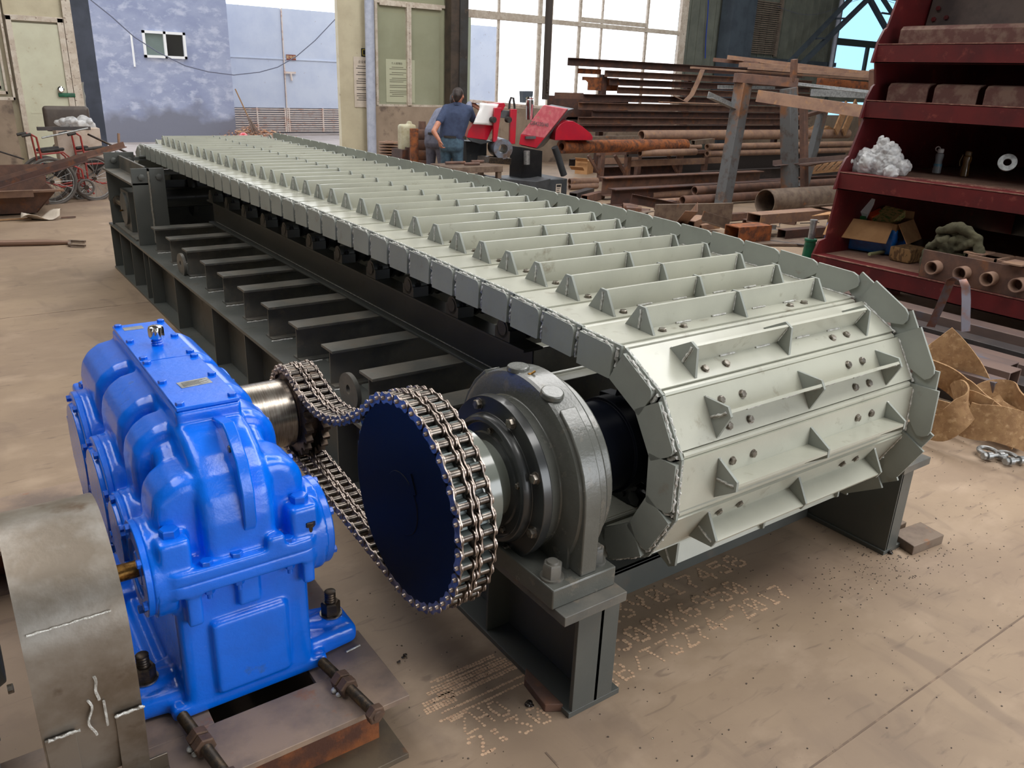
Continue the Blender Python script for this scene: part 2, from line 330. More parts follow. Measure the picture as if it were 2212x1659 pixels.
# ------------------------------------------------------------------ floor stencil marks (dot matrix)
F5 = {'0': '0E11131519110E', '1': '040C040404040E', '2': '0E11010204081F', '3': '1F02040201110E', '4': '02060A121F0202', '5': '1F101E0101110E', '6': '0608101E11110E', '7': '1F010204080808', '8': '0E11110E11110E', '9': '0E11110F01020C',
      'B': '1E11111E11111E', 'Y': '1111110A040404', 'X': '11110A040A1111', 'G': '0E11101711110F', 'T': '1F040404040404', 'Z': '1F01020408101F', 'H': '1111111F111111', 'O': '0E11111111110E', '/': '00010204081000', '-': '0000001F000000', ' ': '00000000000000', ':': '000C0C000C0C00', 'N': '11191513111111'}
def dots(s, x0, y0, cw, ch, jit=.0015, slant=-.18):
    m_ = M(); dx = cw/7.; dy = ch/6.5
    for k, c in enumerate(s):
        g = F5[c]
        for r in range(7):
            row = int(g[2*r:2*r+2], 16)
            for q in range(5):
                if row >> (4-q) & 1:
                    yy = y0+(6-r)*dy; x = x0+k*cw+q*dx+(yy-y0)*slant+random.uniform(-jit, jit); y = yy+random.uniform(-jit, jit); rr = min(dx, dy)*.50*random.uniform(.75, 1.25)
                    a0 = random.random(); p = [(x+cos(a0+2*pi*i/7)*rr*1.15, y+sin(a0+2*pi*i/7)*rr) for i in range(7)]
                    m_.prism(p, 'z', .0004, .0011)
    return m_
# measured on the floor: three rows to the right of the near foot, two rows and a bar code block to its left
def row(s, x0, y0, cw, ch, lab):
    t = thing('stencil_marking', lab, 'marking', (x0, y0, 0))
    for k, c in enumerate(s):
        if c != ' ': ob('character', dots(c, x0+k*cw, y0, cw, ch), STEN, t)
row('08 23Y017458', 1.47, 1.742, .0895, .085, 'dotted paint number row on the floor nearest the feeder crossbeam')
row('2500X6950', 1.60, 1.612, .0885, .088, 'dotted paint dimensions in the middle row on the floor')
row('GB/T3274-2017', 1.525, 1.498, .0765, .085, 'dotted paint standard number, outermost row on the floor')
row('ZHO', 1.035, 1.585, .062, .075, 'dotted paint letters on the floor below the striped paint block')
row('2:30', 1.03, 1.492, .072, .08, 'lowest dotted paint digits left of the near feeder foot')
m_ = M()
for r, (xa, xb, ya, th) in enumerate(((1.055, 1.30, 1.838, .006), (1.075, 1.30, 1.828, .006), (1.045, 1.32, 1.812, .008), (1.02, 1.33, 1.790, .020), (1.045, 1.34, 1.768, .018), (1.06, 1.33, 1.742, .018), (.985, 1.10, 1.756, .020), (.975, 1.09, 1.722, .030), (1.015, 1.345, 1.700, .013), (.995, 1.32, 1.672, .006), (1.02, 1.08, 1.662, .008))):
    x = xa
    while x < xb:
        for q in range(max(1, int(th/.009))):
            yy = ya+q*.009+(x-xa)*.0+random.uniform(-.0012, .0012); rr = .0055*random.uniform(.7, 1.1)
            m_.prism([(x+cos(i*pi/3)*rr*1.2, yy+sin(i*pi/3)*rr) for i in range(6)], 'z', .0004, .0011)
        x += .0115
tag(ob('stencil_marking', m_, STEN), 'striped block of paint dots on the floor left of the near foot', 'marking')

# ------------------------------------------------------------------ apron feeder
FD = thing('apron_feeder', 'long apron feeder with grey-green ribbed pans on a dark grey steel frame', 'conveyor', (2.305, 4.95, 0))
YS, ZS, XC = 1.815, .705, 2.305
# frame: side beams
def side_beam(x0, x1, xw, stx, label):
    m_ = M().box(x0, x1, 1.467, 8.44, 0, .020).box(x0, x1, 1.9, 8.44, .416, .436).box(xw-.007, xw+.007, 1.467, 8.44, .02, .416)
    m_.box(x0+.012, x1-.035, 1.467, 1.483, .02, .41)
    b = ob('side_beam', m_, DARK, FD, .0015, label)
    for y in (1.94, 2.55, 3.2, 3.85, 4.5, 5.15, 6.08, 6.88, 7.07, 7.55, 8.0, 8.425):
        ob('stiffener', M().box(stx, xw-.007 if stx < xw else xw+.09, y-.005, y+.005, .02, .416), DARK, b)
    return b
side_beam(1.33, 1.54, 1.437, 1.337, 'near side beam of welded plate with a heavy head plate')
side_beam(3.06, 3.19, 3.075, 3.08, 'far side beam')
ob('head_plate', M().box(1.246, 1.482, 1.42, 2.32, .408, .440), DARKT, FD, .002)
ob('head_plate', M().box(3.02, 3.216, 1.44, 2.2, .408, .440), DARKT, FD, .002)
ob('cross_beam', M().box(1.54, 3.06, 1.85, 1.865, 0, .125).box(1.54, 3.06, 1.85, 2.02, .110, .125), DARK, FD, .002)
for y in (2.35, 4.2, 6.1, 8.2):
    ob('cross_beam', M().box(1.54, 3.06, y, y+.012, .02, .4).box(1.54, 3.06, y-.05, y+.06, .39, .402), DARK, FD)
ob('cross_beam', M().box(1.48, 3.05, 2.02, 2.14, .30, .315).box(1.48, 3.05, 2.02, 2.035, .16, .3).box(1.58, 1.74, 1.93, 2.06, .315, .335), DARK, FD, .002)
# transverse I-beams and the rail beams they carry
ys = [6.96, 6.485, 6.02, 5.56, 5.17, 4.766, 4.35, 3.928, 3.497, 3.074, 2.65, 2.27]
for y in ys:
    y0 = y-.13
    m_ = M().box(1.398, 1.865, y0, y, .618, .630).box(1.412, 1.865, y0+.061, y0+.069, .446, .618).box(1.412, 1.865, y0+.01, y0+.12, .436, .446)
    m_.box(2.75, 3.18, y0, y, .618, .630).box(2.75, 3.17, y0+.061, y0+.069, .446, .618).box(1.865, 2.75, y0+.061, y0+.069, .46, .60)
    ib = ob('transverse_beam', m_, DARKT, FD)
    wl = [(1.40, y0-.004, .438)]+[(1.40+.01*k, y0-.004+random.uniform(-.003, .003), .438+random.uniform(-.001, .002)) for k in range(1, 13)]
    ob('weld_bead', M().tube(wl, .005, 6).tube([(1.865-.003, y0+.01*k, .633+random.uniform(-.001, .001)) for k in range(13)], .0035, 6), WELD, ib)
RAILY = (2.49, 6.97)
for s, xo in ((1, 1.857), (-1, 2.753)):
    m_ = M(); lo_, hi_ = sorted((xo, xo+s*.10)); w0, w1 = sorted((xo+s*.05-.004, xo+s*.05+.004))
    m_.box(lo_, hi_, *RAILY, .630, .642).box(lo_, hi_, *RAILY, .808, .820).box(w0, w1, *RAILY, .642, .808)
    r_ = ob('rail_beam', m_, DARK, FD, .002, 'long dark I-beam that carries the rollers' if s > 0 else None)
    if s > 0: ob('weld_bead', M().tube([(xo+s*.044, 2.5+.1*k, .645) for k in range(45)], .003, 5), WELD, r_)
# lifting lugs on the near beam
for y in (3.17, 6.05):
    pts = [(y-.09, .436)]+[(y-.0+.10*cos(pi-a*pi/12), .436+.135*sin(a*pi/12)) for a in range(0, 13)]
    out = [(y+.1*cos(2*pi*i/24), .5+.085*sin(2*pi*i/24)) for i in range(24)]; ins = [(y+.022*cos(2*pi*i/24), .51+.022*sin(2*pi*i/24)) for i in range(24)]
    out = [(a, max(b, .436)) for a, b in out]
    ob('lifting_lug', M().holed(out, ins, 'x', 1.385, 1.405), DARKT, FD)
# carrier rollers: bearing block, bolts, flanged wheel
def roller():
    e = M(); e.box(-.045, .04, -.055, .055, 0, .05).lathe([(0, .042), (.085, .042)], (-.045, 0, .05), (1, 0, 0), 20)
    wh = M().lathe([(0, .03), (.05, .03)], (.04, 0, .05), (1, 0, 0), 16).lathe([(0, .062), (.012, .066), (.014, .058), (.05, .056), (.055, .066), (.075, .066), (.08, .05)], (.06, 0, .055), (1, 0, 0), 28)
    bo = M().hexa((-.01, 0, .05), (0, 0, 1), .013, .016).cyl((-.01, 0, .05), (-.01, 0, .082), .006, n=8)
    cp = M().lathe([(0, .030), (.003, .028)], (-.048, 0, .05), (1, 0, 0), 20)
    return [x.mesh(n) for x, n in ((e, 'bearing_block'), (wh, 'wheel'), (bo, 'block_bolts'), (cp, 'end_cap'))]
RM = roller()
for k, y in enumerate((6.86, 6.43, 6.02, 5.60, 5.19, 4.76, 4.33, 3.90, 3.48, 3.06, 2.65)):
    for s in (1, -1):
        o = put('support_roller', RM[0], DARK, FD); o.matrix_world = Matrix(); o.parent = FD; T = TR(1.905, y, .820) if s > 0 else TR(2.705, y, .820) @ RZ(pi)
        o.matrix_parent_inverse = Matrix.Translation(FD.location).inverted(); o.matrix_basis = T
        for me, n, m2, dy in ((RM[1], 'wheel', BLACK, 0), (RM[2], 'block_bolt', BLACK, -.045), (RM[2], 'block_bolt', BLACK, .045), (RM[3], 'end_cap', DARKT, 0)):
            c = put(n, me, m2); c.parent = o; c.location = (0, dy, 0)
# pans -------------------------------------------------------------
HW = .625
def pan_meshes():
    d = {}
    p = M().box(-HW, HW, -.074, .094, -.012, 0)
    p.rings([[V((x, -.087+.0125*cos(a), -.0145+.0125*sin(a))) for a in [2*pi*i/10 for i in range(10)]] for x in (-HW+.01, HW-.01)])
    d['pan'] = p.mesh('pan')
    d['cleat'] = M().box(-.457, .457, -.005, .005, 0, .078).mesh('cleat')
    d['gusset'] = M().prism([(-.068, 0), (-.064, .006), (-.016, .080), (.016, .080), (.064, .006), (.068, 0)], 'x', -.005, .005).mesh('gusset')
    r = .022; L = []
    def corner(cx, cz, a0): return [(cx+r*cos(a0+k*pi/8), cz+r*sin(a0+k*pi/8)) for k in range(5)]
    # hanging side plate (near side): full plate plus a second plate lapped outside
    sp_ = M().prism([(-.099, .003), (.099, .003), (.099, -.108), (-.099, -.108)], 'x', -HW-.010, -HW)
    out = corner(-.072+.0, -.012-r+.0, pi/2)
    pts = [(.085, -.004), (-.060, -.004), (-.070, -.008), (-.078, -.020), (-.080, -.036), (-.080, -.108), (-.076, -.112), (.085, -.116)]
    sp_.prism(pts, 'x', -HW-.027, -HW-.0095)
    d['side_plate'] = sp_.mesh('side_plate')
    wp = M().prism([(.105, -.035), (.105, .098), (-.055, .098), (-.076, .090), (-.088, .070), (-.088, .050), (-.082, .043), (-.005, -.012), (.03, -.035)], 'x', HW, HW+.010)
    wp.prism([(.175, -.012), (.175, .080), (-.02, .080), (-.02, -.03), (.10, -.03)], 'x', HW+.0115, HW+.021)
    d['wing'] = wp.mesh('wing_plate')
    wd = M()
    wd.tube([(-HW-.004+random.uniform(-.004, .004), -.085+.0085*k, .000+random.uniform(-.002, .002)) for k in range(21)], [random.uniform(.0025, .0055) for k in range(21)], 6)
    wd.tube([(HW+.002+random.uniform(-.002, .002), -.085+.0095*k, .002) for k in range(19)], [random.uniform(.003, .006) for k in range(19)], 6)
    wd.tube([(-HW-.013+random.uniform(-.003, .003), -.088+random.uniform(-.003, .003), -.008-.0085*k) for k in range(13)], [random.uniform(.004, .0075) for k in range(13)], 6)
    wd.tube([(-HW-.020+random.uniform(-.002, .004), -.07+.009*k, -.003+random.uniform(-.002, .003)) for k in range(17)], [random.uniform(.002, .0055) for k in range(17)], 6)
    wd.tube([(-.469, random.uniform(-.002, .002), .006+.008*k) for k in range(9)], [random.uniform(.003, .0045) for k in range(9)], 5)
    for gx in (-.463, .463): wd.tube([(gx+random.uniform(-.002, .002), -.066+.0095*k, .001+random.uniform(0, .002)) for k in range(15)], [random.uniform(.002, .0045) for k in range(15)], 5)
    for a in (-.30, -.12, .10, .28): wd.tube([(a+.008*k, -.007, .002+random.uniform(0, .0015)) for k in range(10)], .0035, 5)
    for g in (-.457, 0, .457): wd.tube([(g-.008, -.006, .01*k) for k in range(1, 8)], .003, 5)
    d['weld'] = wd.mesh('weld_bead')
    d['bolt'] = M().hexa((0, 0, 0), (0, 0, 1), .0125, .010, .015).mesh('hex_bolt')
    lk = M()
    for x in (-.028, .016): lk.prism([(-.11, -.075), (-.10, -.035), (-.06, -.014), (.06, -.014), (.10, -.035), (.11, -.075), (.10, -.105), (.05, -.098), (0, -.088), (-.05, -.098), (-.10, -.105)], 'x', x, x+.012)
    lk.cyl((-.04, -.092, -.07), (.04, -.092, -.07), .026).hexa((-.04, -.092, -.07), (-1, 0, 0), .030, .012).hexa((-.028, .03, -.05), (-1, 0, 0), .014, .012).hexa((-.028, -.02, -.05), (-1, 0, 0), .014, .012)
    d['link'] = lk.mesh('track_link')
    return d
PM = pan_meshes()
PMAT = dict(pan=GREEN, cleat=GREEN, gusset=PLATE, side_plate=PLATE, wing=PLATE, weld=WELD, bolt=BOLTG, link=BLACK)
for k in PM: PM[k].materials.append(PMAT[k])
def pz(y):
    P = ((1.5, 1.083), (1.83, 1.088), (2.02, 1.103), (2.4, 1.120), (3.0, 1.138), (3.6, 1.150), (4.3, 1.157), (9, 1.157))
    for (a, b), (c, d_) in zip(P, P[1:]):
        if a <= y <= c: return b+(d_-b)*(y-a)/(c-a)
    return P[-1][1]
slots = []                                   # (y, z, tilt, full detail, bolts)
for k in range(34):
    y = 1.832+.1925*k; z = pz(y); t = atan2(pz(y+.1)-pz(y-.1), .2); slots.append((y, z, t, True, k < 3, k))
A = .378
for k in range(1, 7):
    ph = radians(29.5*k); slots.append((YS-A*sin(ph), ZS+A*cos(ph), ph, True, k < 5, 100+k))
YT, ZT, AT = 8.24, .74, .417
for k in range(1, 6):
    ph = radians(-28*k); slots.append((YT-AT*sin(ph), ZT+AT*cos(ph), ph, k < 3, False, 200+k))
for k in range(32):
    slots.append((2.0+.1925*k, .325, pi, k < 2, False, 300+k))
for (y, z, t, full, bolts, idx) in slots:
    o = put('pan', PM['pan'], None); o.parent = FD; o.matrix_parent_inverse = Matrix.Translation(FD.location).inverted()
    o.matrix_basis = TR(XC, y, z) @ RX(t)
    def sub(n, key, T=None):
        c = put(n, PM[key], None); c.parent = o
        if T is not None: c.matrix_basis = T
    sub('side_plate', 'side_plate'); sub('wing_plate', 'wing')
    if idx >= 302: continue
    sub('cleat', 'cleat')
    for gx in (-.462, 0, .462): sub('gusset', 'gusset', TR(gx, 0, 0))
    sub('weld_bead', 'weld'); sub('track_link', 'link', TR(-.30, 0, 0)); sub('track_link', 'link', TR(.30, 0, 0) @ RZ(pi))
    if bolts or (idx < 9):
        for sy in ((-.042, .042) if bolts and idx > 100 else (-.042,)):
            for bx in (-.40, -.30, .275, .36): sub('hex_bolt', 'bolt', TR(bx, sy, 0) @ RZ(bx*7))
# head and tail sprocket wheels, shafts
def toothed(r0, r1, n, x0, x1, w=.32):
    pts = []
    for k in range(n):
        a = 2*pi*k/n
        for da, r in ((-.5, r0), (-w, r0), (-w*.55, r1), (w*.55, r1), (w, r0)): q = a+da*2*pi/n; pts.append((YS+r*cos(q), ZS+r*sin(q)))
    return M().prism(pts, 'x', x0, x1)
for xx in (2.005, 2.605):
    ob('head_wheel', toothed(.25, .335, 12, xx-.03, xx+.03).lathe([(0, .20), (.10, .20)], (xx-.05, YS, ZS), (1, 0, 0), 40), NAVY, FD, .003)
    ob('tail_wheel', M().lathe([(0, .30), (.03, .33), (.05, .33), (.08, .30)], (xx-.04, YT, ZT), (1, 0, 0), 40), BLACK, FD)
ob('head_shaft', M().lathe([(0, .155), (.245, .155), (.245, .166), (.30, .166), (.30, .15), (1.5, .15)], (1.46, YS, ZS), (1, 0, 0), 48), NAVY, FD, .002)
ob('tail_shaft', M().lathe([(0, .05), (.2, .05), (.2, .09), (1.3, .09)], (1.42, YT-.3, ZT-.03), (1, 0, 0), 32), BLACK, FD)
# drive-side bearing
bh = M()
bh.lathe([(0, .246), (.045, .243), (.045, .30), (.050, .318), (.058, .324), (.145, .324), (.160, .312), (.160, .285), (.205, .283), (.212, .272), (.212, .17)], (1.288, YS, ZS), (1, 0, 0), 72)
bh.box(1.236, 1.473, 1.467, 2.163, .440, .505)
bh.prism([(1.53, .50), (2.10, .50), (2.10, .62), (2.02, .70), (1.61, .70), (1.53, .62)], 'x', 1.335, 1.40)
for sy in (-1, 1): bh.prism([(YS+sy*.336, .505)]+[(YS+sy*.336*cos(radians(a_)), ZS+.336*sin(radians(a_))) for a_ in (0, 10, 20, 30, 42, 55)]+[(YS+sy*.18, ZS+.18), (YS+sy*.20, ZS-.1), (YS+sy*.22, .505)], 'x', 1.345, 1.405)
for a in (97, 66): 
    dx_ = (1.365, YS-cos(radians(a))*.318, ZS+sin(radians(a))*.318); ax = V((0, -cos(radians(a)), sin(radians(a))))
    bh.lathe([(0, .036), (.018, .034)], dx_, V((0, 0, 1)) if a > 90 else V((0, -.25, 1)), 24)
BH = ob('bearing_housing', bh, BEARG, FD, .004, 'cast grey bearing housing of the head shaft on its foot')
ob('end_cover', M().lathe([(0, .12), (0, .145), (.004, .150), (.004, .178), (-.010, .184), (-.006, .196), (.006, .202), (.022, .202), (.022, .255), (.052, .256), (.056, .250), (.056, .1)], (1.238, YS, ZS), (1, 0, 0), 72, False), mat('cover_dark', (40, 42, 44), .3, 0, (52, 53, 52), 5, coat=.3), BH, .002)
for k in range(8):
    a = radians(22+45*k); ob('cover_bolt', M().hexa((1.260, YS+.229*cos(a), ZS+.229*sin(a)), (-1, 0, 0), .0155, .016, .019), BOLTG, BH)
for k in range(5):
    a = radians(20+72*k); ob('retainer_bolt', M().hexa((1.242, YS+.162*cos(a), ZS+.162*sin(a)), (-1, 0, 0), .009, .010, .011), BOLTG, BH)
for y in (1.525, 2.105):
    for x in (1.275, 1.435):
        ob('foot_bolt', M().hexa((x, y, .505), (0, 0, 1), .030, .050, .036).lathe([(0, .019), (.006, .017)], (x, y, .555), (0, 0, 1), 20), DARKT, BH)
gp = at(1143, 822, 'x', 1.365)
ob('grease_nipple', M().cyl(gp-V((0, 0, .012)), gp+V((0, 0, .012)), .008, .006, 10).ball(gp+V((0, 0, .018)), .007, 8, 6).cyl(gp+V((0, 0, .018)), gp+V((.016, -.008, .03)), .0035, n=8), BRASS, BH)
for p in ((1107, 808), (1181, 851)):
    q = at(*p, 'x', 1.365); ob('lug_hole', M().lathe([(0, .009), (.002, .008)], (q.x, q.y, q.z-.002), (0, 0, 1), 16), BLACK, BH)
# driven sprocket with hub
def sprocket(cy, cz, n, rp, xs, hw, pitch):
    m_ = M(); pts = []
    for k in range(n):
        for da, r in ((-.5, rp-.0115), (-.30, rp-.009), (-.14, rp+.009), (.14, rp+.009), (.30, rp-.009)): q = 2*pi*(k+da+.5)/n; pts.append((cy+r*cos(q), cz+r*sin(q)))
    for x in xs: m_.prism(pts, 'x', x-hw, x+hw)
    return m_
PITCHC = .0427
sk = sprocket(YS, ZS, 45, .3061, (.968, 1.032), .0135, PITCHC).lathe([(0, .284), (.095, .284)], (.951, YS, ZS), (1, 0, 0), 64)
SP = ob('driven_sprocket', sk, mat('sprocket_green_black', (84, 92, 90), .35, .3), FD, 0, 'large double-row sprocket with a dark blue face')
ob('face_disc', M().lathe([(0, .2), (.0, .293), (.004, .297), (.006, .297)], (.9445, YS, ZS), (1, 0, 0), 96), NAVY, SP)
ob('shaft_end', M().lathe([(0, .094), (.003, .0965)], (.9425, YS+.002, ZS), (1, 0, 0), 64), NAVY, SP)
kx = TR(.9425, YS-.062, ZS+.088) @ RX(radians(62))
ob('key', M().box(-.0012, .003, -.03, .03, -.012, .012, kx), NAVY, SP)
ob('sprocket_hub', M().lathe([(0, .17), (.0, .174), (.135, .174), (.140, .170), (.140, .122), (.215, .122)], (1.040, YS, ZS), (1, 0, 0), 72), mat('hub_grey_gloss', (112, 116, 108), .16, 0, (102, 106, 98), 4, coat=.6), SP, .002)
# tail take-up frame on the near side
def post(y0, y1, t):
    return M().box(1.345, 1.60, y0, y0+.018, .436, t).box(1.462, 1.488, y0+.018, y1, .436, t)
for yb, t in ((7.20, 1.058), (8.32, 1.085)):
    p_ = ob('takeup_post', post(yb, yb+.12, t), DARK, FD, .002)
    for x in (1.418, 1.555): ob('hex_bolt', M().hexa((x, yb, t-.07), (0, -1, 0), .027, .018), DARK, p_)
    if yb < 8: ob('weld_bead', M().tube([(1.475+random.uniform(-.002, .002), yb-.002, .45+.015*k) for k in range(40)], .008, 6), mat('ground_weld', (132, 128, 118), .6, .2, (150, 146, 136), 60, bump=.4), p_)
ob('takeup_guide', M().box(1.335, 1.475, 7.2, 8.42, .925, .943).box(1.465, 1.487, 7.2, 8.44, .943, 1.058).box(1.36, 1.475, 7.4, 8.3, .436, .452), DARKT, FD, .002)
tb = M().lathe([(0, .14), (.03, .14), (.04, .12), (.09, .10)], (1.38, 7.90, .64), (1, 0, 0), 40).box(1.40, 1.52, 7.74, 8.06, .452, .80)
TB = ob('takeup_bearing', tb, DARK, FD, .003)
ob('tension_screw', M().lathe([(0, .03)]+[(i*.02, .03 if i % 2 else .026) for i in range(1, 28)], (1.41, 8.05, .655), (0, 1, 0), 16).hexa((1.41, 8.44, .655), (0, 1, 0), .05, .04, .055).hexa((1.41, 8.28, .655), (0, 1, 0), .05, .04), STEEL, TB)
ob('grease_nipple', M().cyl((1.376, 7.93, .62), (1.35, 7.91, .62), .008, .005, 8), BRASS, TB)
for z, y0 in ((.985, 7.62), (1.06, 8.1)):
    ob('tie_bar', M().box(1.56, 2.0, y0, y0+.02, z-.03, z).lathe([(0, .012), (.42, .012)], (1.60, y0-.01, z+.003), (1, 0, 0), 12), DARK, FD, 0)
ob('tail_cross_plate', M().box(1.6, 3.0, 8.0, 8.02, .45, .86), BLACK, FD)

# ------------------------------------------------------------------ drive chain
CY2, CZ2 = 2.732, .654
path = []
for k in range(0, 41): a = radians(-96-180*k/40.-(2 if k else 0)*0); path.append((YS+.3061*cos(a), ZS+.3061*sin(a)))
# from the lowest point round the front (-y) up to the top
path = [(YS+.3061*cos(radians(a)), ZS+.3061*sin(radians(a))) for a in [-84-(203)*k/60. for k in range(61)]]
path = [p for p in path]
slack = [(1.957, .980), (1.994, .958), (2.028, .931), (2.060, .905), (2.096, .879), (2.129, .857), (2.163, .839), (2.207, .815), (2.241, .800), (2.280, .785), (2.321, .772), (2.367, .762), (2.405, .757), (2.450, .753), (2.491, .755), (2.535, .760), (2.58, .771), (2.62, .785)]
path = [p for p in path if not (p[0] > 1.95 and p[1] > .9)]+slack
path += [(CY2+.1636*cos(radians(a)), CZ2+.1636*sin(radians(a))) for a in [112-8*k for k in range(0, 27)]]
def resample(P, n):
    d = [0]
    Q = P+[P[0]]
    for a, b in zip(Q, Q[1:]): d.append(d[-1]+hypot(b[0]-a[0], b[1]-a[1]))
    out = []; j = 0
    for k in range(n):
        t = d[-1]*k/n
        while d[j+1] < t: j += 1
        u = (t-d[j])/(d[j+1]-d[j]); out.append((Q[j][0]+(Q[j+1][0]-Q[j][0])*u, Q[j][1]+(Q[j+1][1]-Q[j][1])*u))
    return out, d[-1]
_, LEN = resample(path, 4); NL = int(round(LEN/PITCHC/2))*2
pins, _ = resample(path, NL)
CHN_T = thing('roller_chain', 'double-strand steel roller chain sagging between the gearbox sprocket and the big sprocket', 'chain', (.986, 2.2, .62))
pt_ = LEN/NL
def plate8(p, r=.0178, wst=.0125):
    o = []
    for i in range(13): a = pi/2+pi*i/12; o.append((r*cos(a), r*sin(a)))
    o += [(p*.35, -wst), (p*.65, -wst)]
    for i in range(13): a = -pi/2+pi*i/12; o.append((p+r*cos(a), r*sin(a)))
    o += [(p*.65, wst), (p*.35, wst)]; return o
om = M()
for x in (-.0435, -.0025, .0025-.0005, .0405): om.prism(plate8(pt_), 'x', x-.002, x+.002)
om = M()
for x in (-.0425, -.0055, .0025, .0395): om.prism(plate8(pt_), 'x', x, x+.003)
for y in (0, pt_): om.lathe([(0, .0045), (.003, .0065), (.094, .0065), (.097, .0045)], (-.0485, y, 0), (1, 0, 0), 10)
im = M()
for x in (-.0385, -.0095, .0065, .0355): im.prism(plate8(pt_, .0172), 'x', x, x+.003)
rm = M()
for y in (0, pt_):
    for x in (-.035, .013): rm.lathe([(0, .0125), (.022, .0125)], (x, y, 0), (1, 0, 0), 16)
for q_ in (om, im, rm): xform(q_, Matrix.Scale(1.32, 4, (1, 0, 0)))
OM, IM, RMm = om.mesh('outer_link'), im.mesh('inner_link'), rm.mesh('roller')
OM.materials.append(CHN); IM.materials.append(CHN); RMm.materials.append(CHR)
for k in range(NL):
    a = pins[k]; b = pins[(k+1) % NL]; th = atan2(b[1]-a[1], b[0]-a[0])
    o = put('outer_link' if k % 2 else 'inner_link', OM if k % 2 else IM, None); o.parent = CHN_T; o.matrix_parent_inverse = Matrix.Translation(CHN_T.location).inverted()
    o.matrix_basis = TR(1.000, a[0], a[1]) @ RX(th)
    if not k % 2: c = put('roller', RMm, None); c.parent = o
# ------------------------------------------------------------------ blue gearbox
GB = thing('gearbox', 'bright blue cast gearbox with two bolted top covers and a chrome breather', 'gearbox', (.495, 2.45, .218))
xc = .495
up = M()
arc = [(1.826, .69), (1.826, .78), (1.838, .835), (1.862, .88), (1.90, .915), (1.95, .94), (2.02, .955)]
up.hull([((x, y+.03, z-.0), .03) for y, z in arc for x in (.432-.0, .562+.0)]+[((x, 2.85, .935), .03) for x in (.432, .562)]+[((x, 2.98, z), .03) for x in (.432, .562) for z in (.69, .86)])
up.hull([((x, y, z), .035) for x in (.385, .605) for y, z in ((1.93, .69), (1.94, .80), (2.06, .89), (2.85, .90), (2.96, .84), (2.98, .69))])
for yc, hw, zt in ((2.73, .152, .985), (2.385, .137, .985), (2.145, .075, .970), (1.955, .082, .905)):
    r = .032
    R_ = .105 if yc > 2 else .09
    pts = [(.300+r, .69)]+[(.300+R_-(R_-r)*cos(radians(q_)), zt-R_+(R_-r)*sin(radians(q_))) for q_ in (0, 22, 45, 68, 90)]
    up.hull([((x, y, z), r) for xx, z in pts for x in (xx, .99-xx) for y in (yc-hw+r, yc+hw-r)])
up.rbox(.412, .582, 2.030, 2.86, .90, 1.019, .008)
def rr2(x0, x1, y0, y1, r, n=6):
    o = []
    for cx_, cy_, a0 in ((x1-r, y1-r, 0), (x0+r, y1-r, 90), (x0+r, y0+r, 180), (x1-r, y0+r, 270)):
        o += [(cx_+r*cos(radians(a0+90*k/n)), cy_+r*sin(radians(a0+90*k/n))) for k in range(n+1)]
    return o
up.prism(rr2(.287, .703, 1.80, 3.09, .05), 'z', .650, .688)
for x in (.330, .660):
    for y in (1.860, 3.02): up.rbox(x-.040, x+.040, y-.045, y+.07, .67, .775, .012)
for y, r in ((2.73, .20), (2.381, .18), (2.13, .118), (1.936, .128)):
    for s in (-1, 1): up.lathe([(0, r*.995), (.05, r)], (xc+s*.175, y, .66), (s, 0, 0), 48)
up.rbox(.55, .60, 1.80, 1.84, .67, .72, .008)
ob_ = put('upper_casing', fuse(up, .0058, 6, 'upper_casing', 60), BLUE, GB); 
lo_m = M()
lo_m.hull([((x, y, z), .025) for x in (.318+.025, .672-.025) for y in (1.845+.025, 3.02-.025) for z in (.245, .63)])
lo_m.prism(rr2(.287, .703, 1.80, 3.09, .05), 'z', .618, .656)
lo_m.hull([((x, y, z), .012) for x in (.29, .70) for y in (1.855, 3.03) for z in (.232, .25)])
for x in (.245, .775):
    for y in (1.965, 2.50, 2.96):
        lo_m.hull([((x+dx, y+dy, z), .022) for dx in (-.045, .035) for dy in (-.05, .05) for z in (.240, .262)]+[((xc+(x-xc)*.62, y+dy, z), .02) for dy in (-.07, .07) for z in (.24, .275)])
        lo_m.hull([((x+dx, y+dy, .285), .015) for dx in (-.025, .02) for dy in (-.025, .025)]+[((xc+(x-xc)*.62, y, .29), .015)])
lo_m.box(.20, .32, 1.9, 3.02, .22, .245)
lo_m.rbox(.395, .60, 1.826, 1.87, .27, .50, .012)
lo_m.rbox(.340, .378, 1.806, 1.85, .525, .64, .006).rbox(.642, .675, 1.806, 1.85, .545, .64, .006).rbox(.47, .53, 1.822, 1.85, .53, .62, .004)
for y, r in ((2.73, .20), (2.381, .18), (2.13, .118), (1.936, .128)):
    for s in (-1, 1): lo_m.lathe([(0, r*.995), (.05, r)], (xc+s*.17, y, .652), (s, 0, 0), 48)
put('lower_casing', fuse(lo_m, .0058, 5, 'lower_casing', 60), BLUE, GB)
for y0, y1, n in ((2.445, 2.855, 0), (2.032, 2.440, 1)):
    c = ob('inspection_cover', M().box(.416, .578, y0, y1, 1.019, 1.029), BLUE, GB, .002)
    for x in (.430, .564):
        for y in (y0+.02, (y0+y1)/2, y1-.02): ob('hex_bolt', M().hexa((x, y, 1.029), (0, 0, 1), .0115, .009), BLUED, c)
    pl = M().box(-.042, .042, -.024, .024, 0, .0012, TR(.505, 2.195, 1.0292) @ RZ(.07)) if n else M().box(-.03, .03, -.018, .018, 0, .001, TR(.47, 2.80, 1.0292))
    np_ = ob('nameplate', pl, GALV, c)
    if n:
        for k in range(7): ob('plate_text', M().box(-.034, .034-.01*(k % 3), -.002, -.001, 0, .0004, TR(.505, 2.195+.016-.005*k, 1.0305) @ RZ(.07)), INKF, c)
